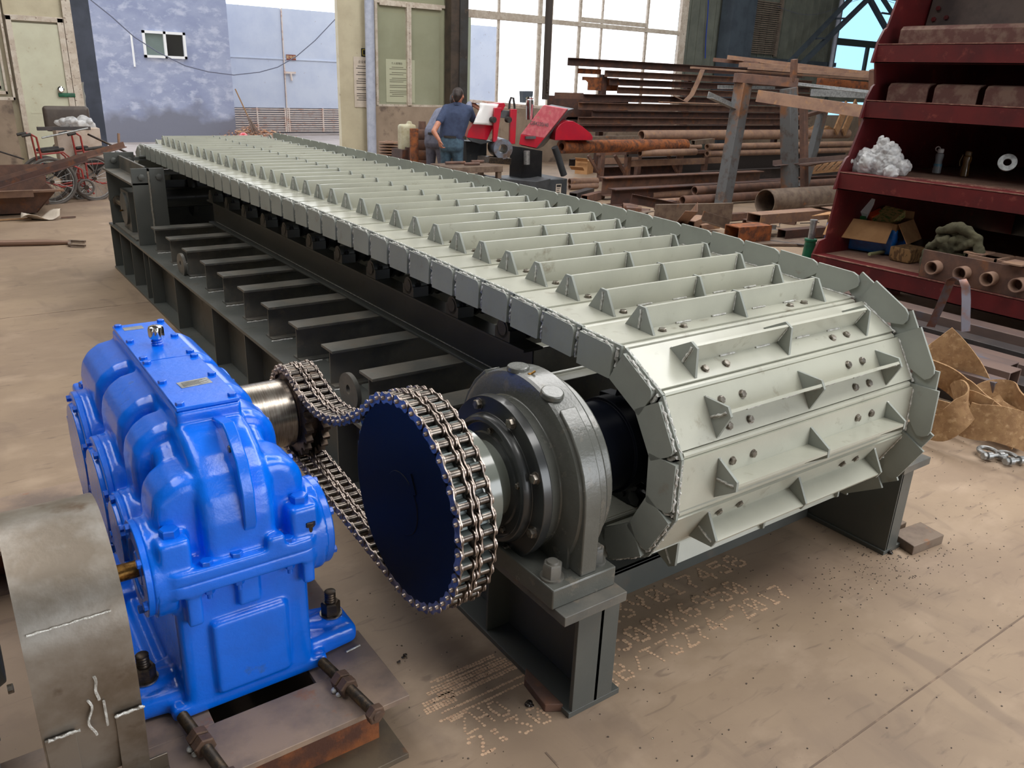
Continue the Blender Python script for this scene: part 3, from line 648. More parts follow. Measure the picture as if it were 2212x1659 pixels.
br = M().lathe([(0, .016), (.006, .018), (.010, .0145), (.014, .018), (.018, .0145), (.022, .016), (.024, .013)], (.497, 2.585, 1.029), (0, 0, 1), 24)
B_ = ob('breather', br, BLUED, GB)
cap_ = []
for z, r in ((.024, .021), (.030, .0235), (.052, .0235), (.060, .021), (.064, .012)): cap_.append([V((.497, 2.585, 1.029+z))+V((cos(2*pi*i/48), sin(2*pi*i/48), 0))*(r-(.0022 if (i % 6) in (2, 3, 4) and .028 < z < .055 else 0)) for i in range(48)])
ob('breather_cap', M().rings(cap_), CHROME, B_, label='chrome breather cap')
# lifting rib with a hole on the front slope
rib = [(2.045, .985), (1.935, 1.005), (1.905, .990), (1.842, .935), (1.812, .86), (1.812, .77), (1.845, .72), (1.92, .80), (1.96, .88), (2.05, .94)]
ob('lifting_rib', M().prism(rib, 'x', .500, .532), BLUE, GB, .004)
ob('rib_hole', M().lathe([(0, .010), (.0025, .009)], (.4995, 1.885, .955), (-1, 0, 0), 16), BLACK, GB)
for (y, r, dpt) in ((2.73, .198, .030), (2.381, .178, .030), (2.13, .116, .026), (1.936, .126, .026)):
    e = M().lathe([(0, r), (dpt*.5, r), (dpt*.55, r*.985), (dpt*.6, r*.82), (dpt, r*.80), (dpt, r*.02)], (.272, y, .66), (-1, 0, 0), 56)
    if y < 2: e = M().lathe([(0, r), (dpt*.6, r), (dpt*.6, r*.62), (dpt*.35, r*.60), (dpt*.35, .045), (dpt*.5, .043), (dpt*.5, .02)], (.272, y, .66), (-1, 0, 0), 56)
    c = ob('bearing_cap', e, BLUE, GB, .002)
    n = 8 if r > .15 else 6
    for k in range(n):
        a = 2*pi*(k+.4)/n; ob('hex_bolt', M().hexa((.272-dpt*.55, y+r*.9*cos(a), .66+r*.9*sin(a)), (-1, 0, 0), .0115, .012), BLUED, c)
    c = ob('bearing_cap', M().lathe([(0, r), (.02, r), (.022, r*.97)], (.716, y, .66), (1, 0, 0), 56), BLUE, GB, .002)
    for k in range(n):
        a = 2*pi*(k+.4)/n; ob('hex_bolt', M().hexa((.737, y+r*.9*cos(a), .66+r*.9*sin(a)), (1, 0, 0), .0115, .010), BLUED, c)
for x in (.330, .660):
    for y in (1.858, 3.02): ob('casing_bolt', M().hexa((x, y, .773), (0, 0, 1), .024, .022, .0), BLUED, GB)
for x, y in ((.318, 2.03), (.318, 2.26), (.318, 2.56), (.672, 2.03), (.672, 2.26)): ob('casing_bolt', M().hexa((x-.01 if x < .5 else x+.01, y, .688), (0, 0, 1), .014, .014), BLUED, GB)
for x, h in ((.40, 1), (.475, 1), (.61, 1)):
    ob('flange_bolt', M().hexa((x, 1.822, .688), (0, 0, 1), .0165, .012).hexa((x, 1.822, .618), (0, 0, -1), .014, .014).cyl((x, 1.822, .606), (x, 1.822, .588), .007, n=10), BLUED, GB)
ob('dowel_pin', M().cyl((.322, 1.835, .688), (.322, 1.835, .70), .007, n=12), BLUED, GB)
q = at(680, 1145, 'z', .73)
ob('jacking_bolt', M().hexa((.672, 1.822, .715), (0, 0, 1), .0165, .013).cyl((.672, 1.822, .688), (.672, 1.822, .715), .009, n=14), BOLT, GB, label='loose black hexagon bolt in the flange corner')
for x, y in ((.775, 1.965), (.243, 1.965), (.775, 2.96), (.243, 2.96)):
    s_ = M().lathe([(0, .034), (.005, .034)], (x, y, .300), (0, 0, 1), 24)
    b_ = ob('foot_stud', M().hexa((x, y, .306), (0, 0, 1), .029, .040).lathe([(0, .017)]+[(.004*i, .017 if i % 2 else .0155) for i in range(1, 10)]+[(.038, .013)], (x, y, .344), (0, 0, 1), 18), BOLT, GB)
    ob('washer', s_, BOLTG, b_)
IS = ob('input_shaft', M().lathe([(0, .022), (.14, .022)], (.28, 1.936, .66), (-1, 0, 0), 24), BRASS, GB, label='oily brass-coloured input shaft')
OH = ob('output_hub', M().lathe([(0, .118), (.0, .126), (.218, .127), (.226, .121), (.228, .06)], (.722, CY2, CZ2), (1, 0, 0), 72), STEEL, GB, .001, 'bright turned steel output hub')
ob('drive_sprocket', sprocket(CY2, CZ2, 24, .1636, (.968, 1.032), .0135, PITCHC).lathe([(0, .118), (.115, .118)], (.945, CY2, CZ2), (1, 0, 0), 48), mat('worn_sprocket', (104, 88, 74), .4, .7, (72, 60, 52), 40, .4, .6), GB, label='small brown steel sprocket with two rows of teeth')

# ------------------------------------------------------------------ rusty beam base under the gearbox
BS = thing('drive_base', 'rusty welded I-beam base frame under the blue gearbox', 'base frame', (.1, 2.4, 0))
f1 = M().box(-1.2, .855, 1.612, 1.80, .197, .215).box(-1.2, .37, 1.80, 1.95, .197, .215).box(.655, .855, 1.80, 1.95, .197, .215)
ob('top_flange', f1, RUSTP, BS, .0015)
ob('beam_web', M().box(-1.2, .80, 1.70, 1.712, .018, .197), RUST, BS)
ob('bottom_flange', M().box(-1.2, .845, 1.60, 1.84, 0, .018), mat('flange_rusty_grey', (112, 98, 80), .6, .1, (90, 80, 70), 7, .4, .6, (150, 92, 50), 6, .6, .72, bump=.2), BS, .0015)
ob('top_flange', M().box(-1.2, .74, 3.02, 3.46, .197, .215), RUSTP, BS, .0015)
ob('beam_web', M().box(-1.2, .70, 3.2, 3.212, .018, .197), RUST, BS)
ob('bottom_flange', M().box(-1.2, .72, 3.08, 3.32, 0, .018), RUSTP, BS)
for x in (-.9, .19, .775): ob('cross_member', M().box(x-.07, x+.07, 1.95, 3.02, .197, .215).box(x-.005, x+.005, 1.72, 3.2, .018, .197), RUSTP, BS)
def thread(m_, a, b, r, p=.0045):
    a = V(a); b = V(b); L = (b-a).length; n = int(L/p)*2; return m_.lathe([(L*i/n, r if i % 2 else r*.86) for i in range(n+1)], a, b-a, 16)
for xa, xb, lab in ((.690, .728, 'right-hand adjusting bolt lying against the gearbox foot'), (.300, .338, 'left-hand adjusting bolt lying against the gearbox foot')):
    a = V((xa, 1.838, .245)); b = V((xb, 1.575, .245)); d = (b-a).normalized()
    bb = ob('adjusting_bolt', thread(M(), a, b, .0155), BOLT, BS, label=lab)
    RN = mat('rusty_nut', (104, 80, 64), .65, .3, (84, 66, 56), 30, .4, .6, bump=.3) if xa > .5 else RN
    for t in (.09, .122): ob('nut', M().hexa(a+d*t, d, .029, .026), RN, bb)
    ob('bolt_head', M().hexa(b-d*.005, d, .027, .022).lathe([(0, .015), (.003, .013)], b+d*.017, d, 16), RN, bb)
    ob('weld_bead', M().ball(a+d*.105+V((-.024, 0, -.022)), .009).ball(a+d*.125+V((-.022, 0, -.024)), .0075), WELD, bb)
ob('weld_bead', M().tube([(.78+.006*k, 1.872+.0008*k, .217) for k in range(9)], .003, 5), WELD, BS)

# ------------------------------------------------------------------ coupling guard
GD = thing('coupling_guard', 'bare sheet steel hood over the coupling with weld-scarred front', 'guard', (.09, 1.93, .215))
def garc(rad, off=0):
    P = [(1.712-off, .278), (1.668-off, .42), (1.652-off, .55)]
    P += [(1.90+rad*cos(radians(a))*1.0, .655+rad*sin(radians(a))*.93) for a in [180-7.5*k for k in range(1, 25)]]
    P += [(2.16+off, .5), (2.16+off, .235)]; return P
oo = garc(.248); ii = [(y+(.004 if y < 1.9 else -.004), z-.004 if z > .5 else z) for y, z in oo]
def gs(x0, x1, lo=0):
    m_ = M(); n = len(oo)
    vs = []
    for i in range(n):
        for (P, x) in ((oo, x0), (oo, x1), (ii, x1), (ii, x0)): vs.append(V((x, P[i][0], P[i][1])))
    fs = [(4*i+a, 4*i+(a+1) % 4, 4*i+4+(a+1) % 4, 4*i+4+a) for i in range(n-1) for a in range(4)]+[(0, 1, 2, 3), (4*n-4, 4*n-1, 4*n-2, 4*n-3)]
    return m_.add(vs, fs)
ob('hood', gs(-.012, .190), SHEET, GD, 0, ang=30)
for x in (-.003, .162):
    ob('leg_strap', M().bar((x if x > 0 else .022, 1.655, .475), (x if x > 0 else .022, 1.710, .218), .060, .006, up=(0, -1, 0)), SHEET, GD, .001)
    s0 = x-.031 if x > 0 else -.001
    ob('weld_bead', M().tube([(s0+.0052*k, 1.648, .478+random.uniform(-.002, .002)) for k in range(13)], [random.uniform(.002, .0045) for _ in range(13)], 6), WELD, GD)
ob('foot_angle', M().box(-.02, .235, 1.655, 1.715, .215, .221).box(-.02, .235, 1.712, 1.718, .221, .262), SHEET, GD, .001)
ob('weld_bead', M().tube([(-.005+.006*k, 1.708+random.uniform(-.002, .002), .228) for k in range(11)], .004, 6).tube([(.13+.006*k, 1.708, .228) for k in range(11)], .004, 6), WELD, GD)
ob('foot_bolt', M().hexa((.178, 1.683, .221), (0, 0, 1), .013, .011, .022).cyl((.178, 1.683, .23), (.178, 1.683, .248), .007, n=12), BOLTG, GD)
ob('weld_bead', M().tube([(.0+.010*k, 1.664+.0*k, .742+random.uniform(-.001, .001)) for k in range(17)], [random.uniform(.0015, .003) for _ in range(17)], 5)
   .tube([(.105+.002*sin(k), 1.652-.001, .60-.008*k) for k in range(9)], .0035, 5).tube([(.085+.006*sin(k*.7), 1.650, .545-.009*k) for k in range(12)], .003, 5).tube([(.115, 1.650+.0005*k, .53-.009*k) for k in range(9)], .003, 5), WELD, GD)

# ------------------------------------------------------------------ motor (only its end shows at the left edge)
MO = thing('electric_motor', 'dark grey electric motor at the left edge beside the steel hood', 'motor', (-.35, 1.93, .215))
mb = M().lathe([(0, .03), (0, .115), (.02, .125), (.03, .17), (.05, .175), (.50, .175), (.52, .16), (.60, .15), (.60, .02)], (-.055, 1.93, .60), (-1, 0, 0), 48)
ob('motor_body', mb, mat('motor_grey', (62, 68, 68), .45, 0, (74, 76, 72), 8), MO, .003)
fn = M()
for k in range(30):
    a = 2*pi*k/30; c_, s_ = cos(a), sin(a)
    fn.bar((-.12, 1.93+c_*.185, .60+s_*.185), (-.54, 1.93+c_*.185, .60+s_*.185), .004, .03, up=(0, c_, s_))
ob('cooling_fins', fn, GREYM, MO)
ob('terminal_box', M().rbox(-.42, -.24, 1.84, 2.02, .77, .86, .01), GREYM, MO)
for y in (1.79, 2.07): ob('motor_foot', M().box(-.5, -.1, y-.04, y+.04, .215, .25).box(-.5, -.1, y-.01, y+.01, .25, .52), GREYM, MO, .002)
ob('end_bolt', M().hexa((-.055, 1.80, .53), (1, 0, 0), .011, .012), BOLTG, MO)
ob('coupling', M().lathe([(0, .03), (.0, .09), (.06, .09), (.06, .10), (.12, .10), (.12, .09), (.17, .09), (.17, .03)], (.0, 1.93, .655), (1, 0, 0), 32), GREYM, MO)

# ------------------------------------------------------------------ clamp blocks and slag on the floor at the feeder feet
def clamp(name, lab, pts, z, mt=RUSTB):
    return tag(ob(name, M().prism(pts, 'z', 0, z), mt, None, .003), lab, 'steel block')
clamp('stop_block', 'flat steel wedge tacked to the floor against the near left foot', [(1.30, 1.66), (1.335, 1.70), (1.335, 1.50), (1.285, 1.53)], .03)
clamp('stop_block', 'steel block welded to the floor at the far right foot of the feeder', [(3.17, 1.40), (3.20, 1.52), (3.40, 1.50), (3.38, 1.38)], .045, OFFC)
clamp('stop_block', 'smaller steel block behind the welded block at the far right foot', [(3.22, 1.54), (3.22, 1.66), (3.36, 1.66), (3.36, 1.54)], .035, OFFC)
SLAG = mat('weld_slag', (36, 32, 30), .18, .4, (70, 60, 54), 60)
for p, r, lab in (((1160, 1490), .016, 'black weld slag blob on the floor above the flat wedge'), ((1142, 1522), .018, 'black weld slag lump below the flat wedge, left one'), ((1178, 1522), .015, 'shiny weld slag lump below the flat wedge, right one'),
                  ((872, 1418), .011, 'longer black slag crumb on the floor right of the gearbox base'), ((862, 1430), .007, 'smaller black slag crumb right of the gearbox base'), ((1925, 1192), .016, 'dark weld slag at the block by the far right foot')):
    c = at(*p, 'z', .004); m_ = M()
    for k in range(4): m_.ball(c+V((random.uniform(-r, r)*.7, random.uniform(-r, r)*.4, random.uniform(-.001, .003))), r*random.uniform(.4, .65), 10, 6, (1, 1, .6))
    tag(ob('weld_slag', m_, SLAG), lab, 'weld slag')
SPK = M()
for k in range(900):
    x = random.uniform(.9, 4.6); y = random.uniform(.6, 2.4)
    if k > 600: x = random.gauss(3.05, .22); y = random.gauss(1.42, .09)
    r = random.uniform(.0010, .0032); a0 = random.random()*6; SPK.prism([(x+r*cos(a0+i*2*pi/5)*random.uniform(.6, 1.5), y+r*sin(a0+i*2*pi/5)) for i in range(5)], 'z', .0002, .0022)
tag(ob('floor_grit', SPK, mat('grit', (78, 66, 58), .6, 0, (200, 186, 160), 50, .60, .64)), 'scattered metal grit and crumbs on the floor in front of the feeder', 'grit', kind='stuff')
for p, a, L, lab in (((1110, 1420), 0, 0, ''),): pass
# ------------------------------------------------------------------ hall: walls, ceiling, openings
YW = 16.0
def wx(px, py=150): return at(px, py, 'y', YW).x
def wz(px, py): return at(px, py, 'y', YW).z
CEILM = mat('ceiling_sheet', (112, 114, 114), .7, 0, (130, 132, 132), 2)
struct('ceiling', M().box(-10, 30, -10, 16.2, 8.0, 8.1), CEILM)
struct('wall_left', M().box(-10.1, -10, -10, 16.2, 0, 8), mat('dark_store_wall', (84, 84, 80), .8, 0, (70, 68, 64), 1.2))
struct('wall_near', M().box(-10, 1, -10.1, -10, 0, 8).box(10.5, 30, -10.1, -10, 0, 8).box(1, 10.5, -10.1, -10, 5.6, 8), GWALL)
struct('wall_far_right', M().box(30, 30.1, -10, 16.2, 0, 8), GWALL)
x_op0, x_op1 = wx(172, 200), wx(733, 150)
xa, xb, xcn, xd, xe = wx(800, 150), wx(955, 100), wx(992, 100), wx(1470, 60), wx(1545, 60)
sill = 1.235
# back wall, left part with the pale green door
dl, dr, dt = at(36, 150, 'y', YW).x, at(128, 60, 'y', YW).x, 2.44
# solid wall pieces
struct('wall_back', M().box(-10, x_op0-.0, YW, YW+.12, 0, 8), CREAM)
struct('wall_back', M().box(-10, at(30, 250, 'y', YW).x, YW-.10, YW, 0, 1.22), PLAST)
struct('wall_back', M().box(x_op1, xa, YW, YW+.12, 0, 8), CREAM)
struct('wall_back', M().box(xa, xcn+.05, YW+.0, YW+.12, sill-.0, 8), BOARD)
struct('wall_back', M().box(xa, xd, YW-.12, YW+.02, 0, sill-.02), PLAST)
struct('wall_back', M().box(x_op0, x_op1, YW, YW+.12, 5.2, 8), CREAM)
struct('wall_back', M().box(xcn, xd, YW, YW+.12, 5.4, 8), GWALL)
wr0, wr1 = wx(1808, 60), wx(1965, 60)
cl = M()
for x0, x1, z0, z1 in ((xd, wr0, 0, 8), (wr0, 30, 0, .95), (wr0, 30, 1.55, 2.28), (wr0, 30, 4.6, 8), (wr1+1.2, 30, 0, 8)):
    cl.box(x0, x1, YW, YW+.1, z0, z1)
for k in range(46):
    x = xd+.31*k
    if x < wr0: cl.box(x, x+.04, YW-.03, YW, 1.2, 8)
struct('wall_back', cl, GWALL)
struct('wall_back', M().box(xe+.6, 30, YW-.14, YW-.0, 0, 1.15), PLAST)
struct('trim_11', M().box(xa-.12, xb, YW-.06, YW+.0, sill-.06, sill+.02).box(xa, wx(992), YW-.05, YW-.0, wz(880, 8)-.03, wz(880, 8)+.03), CREAMW)
# door 1
D1 = struct('door_1', M().box(dl+.02, dr-.02, YW-.055, YW-.012, .06, dt-.05).box(dl+.10, dr-.10, YW-.06, YW-.055, 1.02, 1.05), DOORM)
fr = M()
for a, b in (((dl-.05, dl+.03), (0, dt+.05)), ((dr-.03, dr+.06), (0, dt+.05)), ((dl-.05, dr+.06), (dt-.02, dt+.06))): fr.box(*a, YW-.08, YW-.0, *b)
ob('door_frame', fr, CREAMW, D1, .006)
q = at(131, 193, 'y', YW-.08)
ob('door_knob', M().lathe([(0, .03), (.01, .035), (.02, .02), (.04, .045), (.06, .05), (.075, .03)], (q.x, YW-.055, q.z), (0, -1, 0), 24), CHROME, D1, label='round chrome door knob')
q = at(145, 205, 'y', YW-.08)
ob('hasp', M().rbox(q.x-.13, q.x+.12, YW-.095, YW-.075, q.z-.035, q.z+.03, .008), JACKG, D1, label='green hasp')
# window at the far left
wl = at(0, 200, 'y', YW).x-.8; wr_ = at(22, 150, 'y', YW).x
W1 = struct('window_1', M().box(wl, wr_-.1, YW-.03, YW-.01, 1.32, 4.2), BOARD)
f_ = M()
for k, (t, z) in enumerate(((0, 0), (.09, .03), (.17, .05))): f_.box(wr_-t-.035, wr_-t, YW-.10+z, YW-.0, 1.22+t, 4.3).box(wl, wr_-t, YW-.10+z, YW-.0, 1.22+t, 1.27+t)
ob('window_frame', f_, CREAMW, W1, .004)
struct('trim_12', M().box(wr_+.03, dl-.06, YW-.10, YW, 0, 6.5).box(dr+.07, dr+.20, YW-.07, YW, 0, 6.5), CREAMW)
struct('trim_13', M().box(x_op0-.05, x_op0+.02, YW-.06, YW+.16, 0, 6.5), mat('chipped_edge', (128, 130, 116), .9, 0, (90, 92, 84), 30, bump=.6, bs=30))
# glazed partition beside the big opening: frames over a pale board
pf = M()
for px in (808, 876, 880): pf.box(wx(px), wx(px)+.055, YW-.09, YW-.0, sill, wz(880, 8))
W2 = struct('window_2', M().box(wx(812), wx(948), YW-.02, YW-.01, sill, 3.0), mat('reflecting_pane', (158, 160, 136), .08, 0, (150, 152, 128), 1.2, coat=.3))
ob('window_frame', pf, CREAMW, W2, .004)
ob('window_frame', M().box(wx(820), wx(950), YW-.07, YW-.01, 3.12, 3.18), CREAMW, W2)
# dark steel column and the blue-grey one
tag(ob('steel_column', M().box(wx(958, 150), wx(975, 150), YW-.30, YW-.05, 0, 8), mat('column_brown', (78, 66, 56), .7, 0, (60, 52, 46), 5)), 'two-tone dark steel column left of the big bright window, brown flange', 'column').data
tag(ob('steel_column', M().box(wx(975, 150), wx(992, 150), YW-.34, YW-.05, 0, 8), DKCOL), 'dark grey steel column flange touching the big bright window frame', 'column')
tag(ob('steel_column', M().box(wx(1548, 60), wx(1580, 60), YW-.5, YW-.1, 0, 8).box(wx(1580, 60), wx(1604, 60), YW-.40, YW-.2, 0, 8), DKBLUE), 'slate blue steel column in the hall corner behind the steel racks', 'column')
tag(ob('hose', M().tube([at(1530-1.0*k, 18*k, 'y', YW-.1)+V((.01*sin(k), 0, 0)) for k in range(8)], .014, 8), BLWIRE), 'thin blue hose hanging on the wall beside the slate column', 'hose')
# big window with peeling white frames, sky behind
zt, zs = wz(1080, 37), sill
W3 = struct('window_3', M().box(xcn+.02, xcn+.14, YW-.04, YW+.02, sill, 5.4).box(wx(1466, 60), wx(1480, 60), YW-.06, YW+.02, 0, 5.4), CREAMW)
fr = M()
for px, wd in ((1077, .05), (1166, .10), (1190, .07), (1252, .07), (1300, .04), (1397, .07)): fr.box(wx(px, 60)-wd/2, wx(px, 60)+wd/2, YW-.02, YW+.04, sill, 5.4)
fr.box(xcn, xd, YW-.05, YW+.04, sill-.05, sill+.05).box(xcn, wx(1172), YW-.04, YW+.03, zt-.06, zt+.10).box(wx(1180), xd, YW-.04, YW+.03, zt-.05, zt+.05).box(wx(1255, 60), wx(1396, 60), YW-.03, YW+.03, zt+.06, zt+.16)
ob('window_frame', fr, CREAMW, W3, .006)
ob('pane_strip', M().box(xcn+.14, wx(1014), YW-.03, YW-.02, sill, zt-.06), mat('faded_green_strip', (180, 190, 170), .5), W3)
# right-hand window, louvre, girt, braces
W4 = struct('window_4', M().box(wr0, wr1+1.2, YW+.02, YW+.03, .9, 4.7), BGLASS)
fr = M(); ft = wz(1830, 92)
for x, wd in ((wr0, .14), (wx(1872, 110), .12), (wr1+1.1, .12)): fr.box(x-wd/2, x+wd/2, YW-.06, YW+.03, 2.25 if x > wr0+.2 else .9, ft+.1 if x > wr0+.2 else 4.7)
fr.box(wr0, wr1+1.2, YW-.08, YW+.03, ft-.09, ft+.10).box(wr0, wr1+1.2, YW-.06, YW+.03, 2.2, 2.32).box(wx(1783, 240), wx(1840, 240), YW-.06, YW+.03, 1.0, 1.12)
ob('window_frame', fr, mat('dark_green_frame', (58, 68, 66), .5), W4, .004)
lv = M(); lx0, lx1 = wx(1618, 60), wx(1676, 60); lz0 = wz(1640, 116); 
for k in range(26): lv.box(lx0, lx1, YW-.09, YW-.03, lz0+.052*k, lz0+.052*k+.03, )
tag(ob('louvre_vent', lv.box(lx0-.06, lx0, YW-.12, YW-.02, lz0-.05, lz0+1.5).box(lx1, lx1+.06, YW-.12, YW-.02, lz0-.05, lz0+1.5), LOUV), 'brown slatted louvre in the green-grey wall right of the slate column', 'vent')
struct('trim_14', M().box(wx(1600, 120), wx(1800, 125), YW-.14, YW-.03, lz0-.22, lz0-.10), DKBLUE)
tag(ob('wall_pipe', M().tube([at(1822, -20, 'y', YW-.25), at(1793, 150, 'y', YW-.25)], .06, 12), PIPEW), 'pale pipe running down beside the blue-tinted window', 'pipe')
yb = 15.2
tag(ob('roof_brace', M().bar(at(1840, -5, 'y', yb), at(1700, 140, 'y', yb), .10, .10).bar(at(1875, -2, 'y', yb), at(1725, 145, 'y', yb), .10, .12).bar(at(1762, 83, 'y', yb), at(1788, 83, 'y', yb), .06, .05).bar(at(1805, 40, 'y', yb), at(1828, 40, 'y', yb), .06, .05), DKBLUE), 'double diagonal steel brace sloping down left across the cladding', 'brace')
tag(ob('roof_brace', M().bar(at(1873, -12, 'y', yb), at(1935, 100, 'y', yb), .12, .12).bar(at(1900, -14, 'y', yb), at(1960, 80, 'y', yb), .09, .10).bar(at(1905, 28, 'y', yb), at(1935, 32, 'y', yb), .05, .05), DKBLUE), 'double diagonal steel brace sloping down right over the blue window', 'brace')
tag(ob('wall_cable', M().tube([at(1680+12*k, 14+18*sin(k*.28), 'y', YW-.2) for k in range(22)], .006, 6), WIRE), 'thin cable sagging across the cladding under the roof braces', 'cable')
# downpipe, posters, sign
tag(ob('downpipe', M().tube([at(797, -10, 'y', YW-.2), at(804, 345, 'y', YW-.2)], .095, 18), PIPEW), 'grey-blue round post in front of the notice sheets', 'pipe')
def poster(px0, py0, px1, py1, title, lab, mt, ink, tx, y=YW-.012, n=17):
    a = at(px0, py0, 'y', y); b = at(px1, py1, 'y', y); w_ = b.x-a.x; h = a.z-b.z
    t = thing('notice_sheet', lab, 'poster', (a.x, y, b.z))
    ob('paper', M().box(a.x, b.x, y-.004, y, b.z, a.z), mt, t)
    T = TR(tx, y-.006, a.z-h*.10) @ RX(pi/2)
    text('title', title, h*.062, T, ink, t, align='LEFT')
    l = M()
    for k in range(n):
        zz = a.z-h*(.18+.042*k); 
        if k in (2, 5, 9, 12): continue
        l.box(a.x+w_*(.12 if k % 3 else .2), a.x+w_*(.90 if k % 4 else .6), y-.006, y-.004, zz-h*.008, zz+h*.004)
    ob('text_lines', l, ink, t)
poster(763, 122, 808, 232, '企业疫情防', 'white notice sheet partly behind the grey-blue round post', WHITEP, INK, at(773, 132, 'y', YW).x)
poster(833, 127, 896, 222, '个人疫情防', 'faded notice sheet behind the glazed partition frame', mat('faded_paper', (184, 186, 160), .6), INKF, at(845, 138, 'y', YW-.03).x, YW-.025)
a = at(781, 104, 'y', YW-.03); b = at(806, 123, 'y', YW-.03)
sg = thing('wall_sign', 'small square black and yellow safety sign above the notice sheet', 'sign', (a.x, YW-.03, b.z))
ob('sign_plate', M().box(a.x, b.x, YW-.02, YW-.01, b.z, a.z), SIGNB, sg)
bw = .008; X0, X1, Z0, Z1 = a.x+.02, b.x-.02, b.z+.02, a.z-.02
ob('sign_border', M().box(X0, X1, YW-.022, YW-.02, Z0, Z0+bw).box(X0, X1, YW-.022, YW-.02, Z1-bw, Z1).box(X0, X0+bw, YW-.022, YW-.02, Z0, Z1).box(X1-bw, X1, YW-.022, YW-.02, Z0, Z1), SIGNY, sg)
text('sign_text', '安', .10, TR((a.x+b.x)/2-.0, YW-.023, (a.z+b.z)/2) @ RX(pi/2), SIGNY, sg)
# hanging hoist chain post in front of the window
h0, h1 = at(1183, -10, 'y', 13.5), at(1178, 215, 'y', 13.5)
h0.z = 8.0
HP = thing('hoist_post', 'dark steel post of the small crane hanging in front of the bright window', 'crane', h1)
ob('post', M().bar(h0, h1, .10, .10), mat('post_brown', (62, 54, 50), .7), HP)
HK = thing('chain_hook', 'short chain and hook against the dark post before the window', 'hook', at(1181, 195, 'y', 13.3))
hk = M()
for k in range(5):
    c = at(1181, 176+5*k, 'y', 13.43); hk.tube([c+V((.018*cos(a), .018*sin(a) if k % 2 else 0, .03*sin(a))) if k % 2 == 0 else c+V((0, .018*cos(a), .03*sin(a))) for a in [2*pi*i/12 for i in range(13)]], .006, 6)
ob('chain', hk, BOLT, HK)
ob('hook', M().tube([at(1181, 198, 'y', 13.35)+V((.035*sin(a), 0, -.04+.04*cos(a))) for a in [i*.45 for i in range(11)]], .009, 8), BOLT, HK)

# ------------------------------------------------------------------ yard beyond the opening
YB = 22.7
bw0 = at(222, 290, 'y', YB).x; bw1 = at(511, 290, 'y', YB).x
q0, q1 = at(305, 65, 'y', YB), at(404, 128, 'y', YB)
def damp(m, c2, ztop):
    n = m.node_tree; b = n.nodes['Principled BSDF']; src = b.inputs['Base Color'].links[0].from_socket
    g = n.nodes.new('ShaderNodeNewGeometry'); s = n.nodes.new('ShaderNodeSeparateXYZ'); n.links.new(g.outputs['Position'], s.inputs[0])
    t = n.nodes.new('ShaderNodeTexNoise'); t.inputs['Scale'].default_value = 1.1; t.inputs['Detail'].default_value = 7; n.links.new(g.outputs['Position'], t.inputs['Vector'])
    a_ = n.nodes.new('ShaderNodeMath'); a_.operation = 'MULTIPLY_ADD'; a_.inputs[1].default_value = -1.9; n.links.new(t.outputs['Fac'], a_.inputs[0]); n.links.new(s.outputs['Z'], a_.inputs[2])
    r_ = n.nodes.new('ShaderNodeMapRange'); r_.inputs['From Min'].default_value = ztop-1.0; r_.inputs['From Max'].default_value = ztop-1.35; n.links.new(a_.outputs[0], r_.inputs['Value'])
    x = n.nodes.new('ShaderNodeMix'); x.data_type = 'RGBA'; n.links.new(r_.outputs[0], x.inputs[0]); n.links.new(src, x.inputs[6]); x.inputs[7].default_value = lin(c2); n.links.new(x.outputs[2], b.inputs['Base Color'])
damp(BLWALL, (122, 124, 138), .95)
bm_ = M().box(bw0, q0.x, YB, YB+3, -.1, 9).box(q1.x, bw1, YB, YB+3, -.1, 9).box(q0.x, q1.x, YB, YB+3, -.1, q1.z).box(q0.x, q1.x, YB, YB+3, q0.z, 9)
BB = thing('blue_building', 'blue rendered building with a small sliding window across the yard', 'building', ((bw0+bw1)/2, YB, 0))
ob('wall', bm_, BLWALL, BB)
wf = M(); t = .06
for x in (q0.x, (q0.x+q1.x)/2-.02, q1.x-t): wf.box(x, x+t, YB-.05, YB+.05, q1.z, q0.z)
wf.box(q0.x, q1.x, YB-.05, YB+.05, q1.z, q1.z+t).box(q0.x, q1.x, YB-.05, YB+.05, q0.z-t, q0.z)
WN = ob('window', wf, WPLAS, BB)
mx = (q0.x+q1.x)/2
ob('pane', M().box(mx, q1.x, YB+.03, YB+.04, q1.z, q0.z), WGLASS, WN, label='dark open pane'); ob('screen', M().box(q0.x, mx, YB+.02, YB+.03, q1.z, q0.z), SCREEN, WN, label='grey insect screen')
c = at(287, 110, 'y', YB); tag(ob('pipe_stub', M().tube([(c.x, YB-.02, c.z-.36), (c.x, YB-.02, c.z+.38)], .025, 8), WPLAS), 'short white pipe fixed upright on the blue wall left of its window', 'pipe')
tag(ob('yard_post', M().box(at(150, 100, 'y', 17.5).x, at(196, 100, 'y', 17.5).x+.06, 17.5, 17.6, -.1, 8), mat('post_navy', (52, 58, 72), .7, 0, (66, 72, 88), 2)), 'tall dark blue sliding door leaf at the left side of the opening', 'door leaf')
tag(ob('yard_column', M().box(at(190, 150, 'y', 18.5).x, at(207, 150, 'y', 18.5).x+.02, 18.5, 18.8, -.1, 8), mat('col_slate', (88, 98, 122), .8)), 'narrow slate blue pillar beside the dark sliding leaf', 'column')
tag(ob('bottle_rack', M().tube([(at(176, 190, 'y', 17.2).x, 17.2, 1.5-.08*k) for k in range(20)], [.035 if k % 3 else .05 for k in range(20)], 8), mat('plastic_grey', (130, 128, 120), .6)), 'grey jointed plastic pipe standing in the dark gap by the door', 'pipe')
YG = 25.0
g0, g1 = at(512, 150, 'y', YG), at(735, 150, 'y', YG); gt = at(600, 17, 'y', YG).z; gb = at(600, 285, 'y', YG).z; gl = at(600, 233, 'y', YG).z
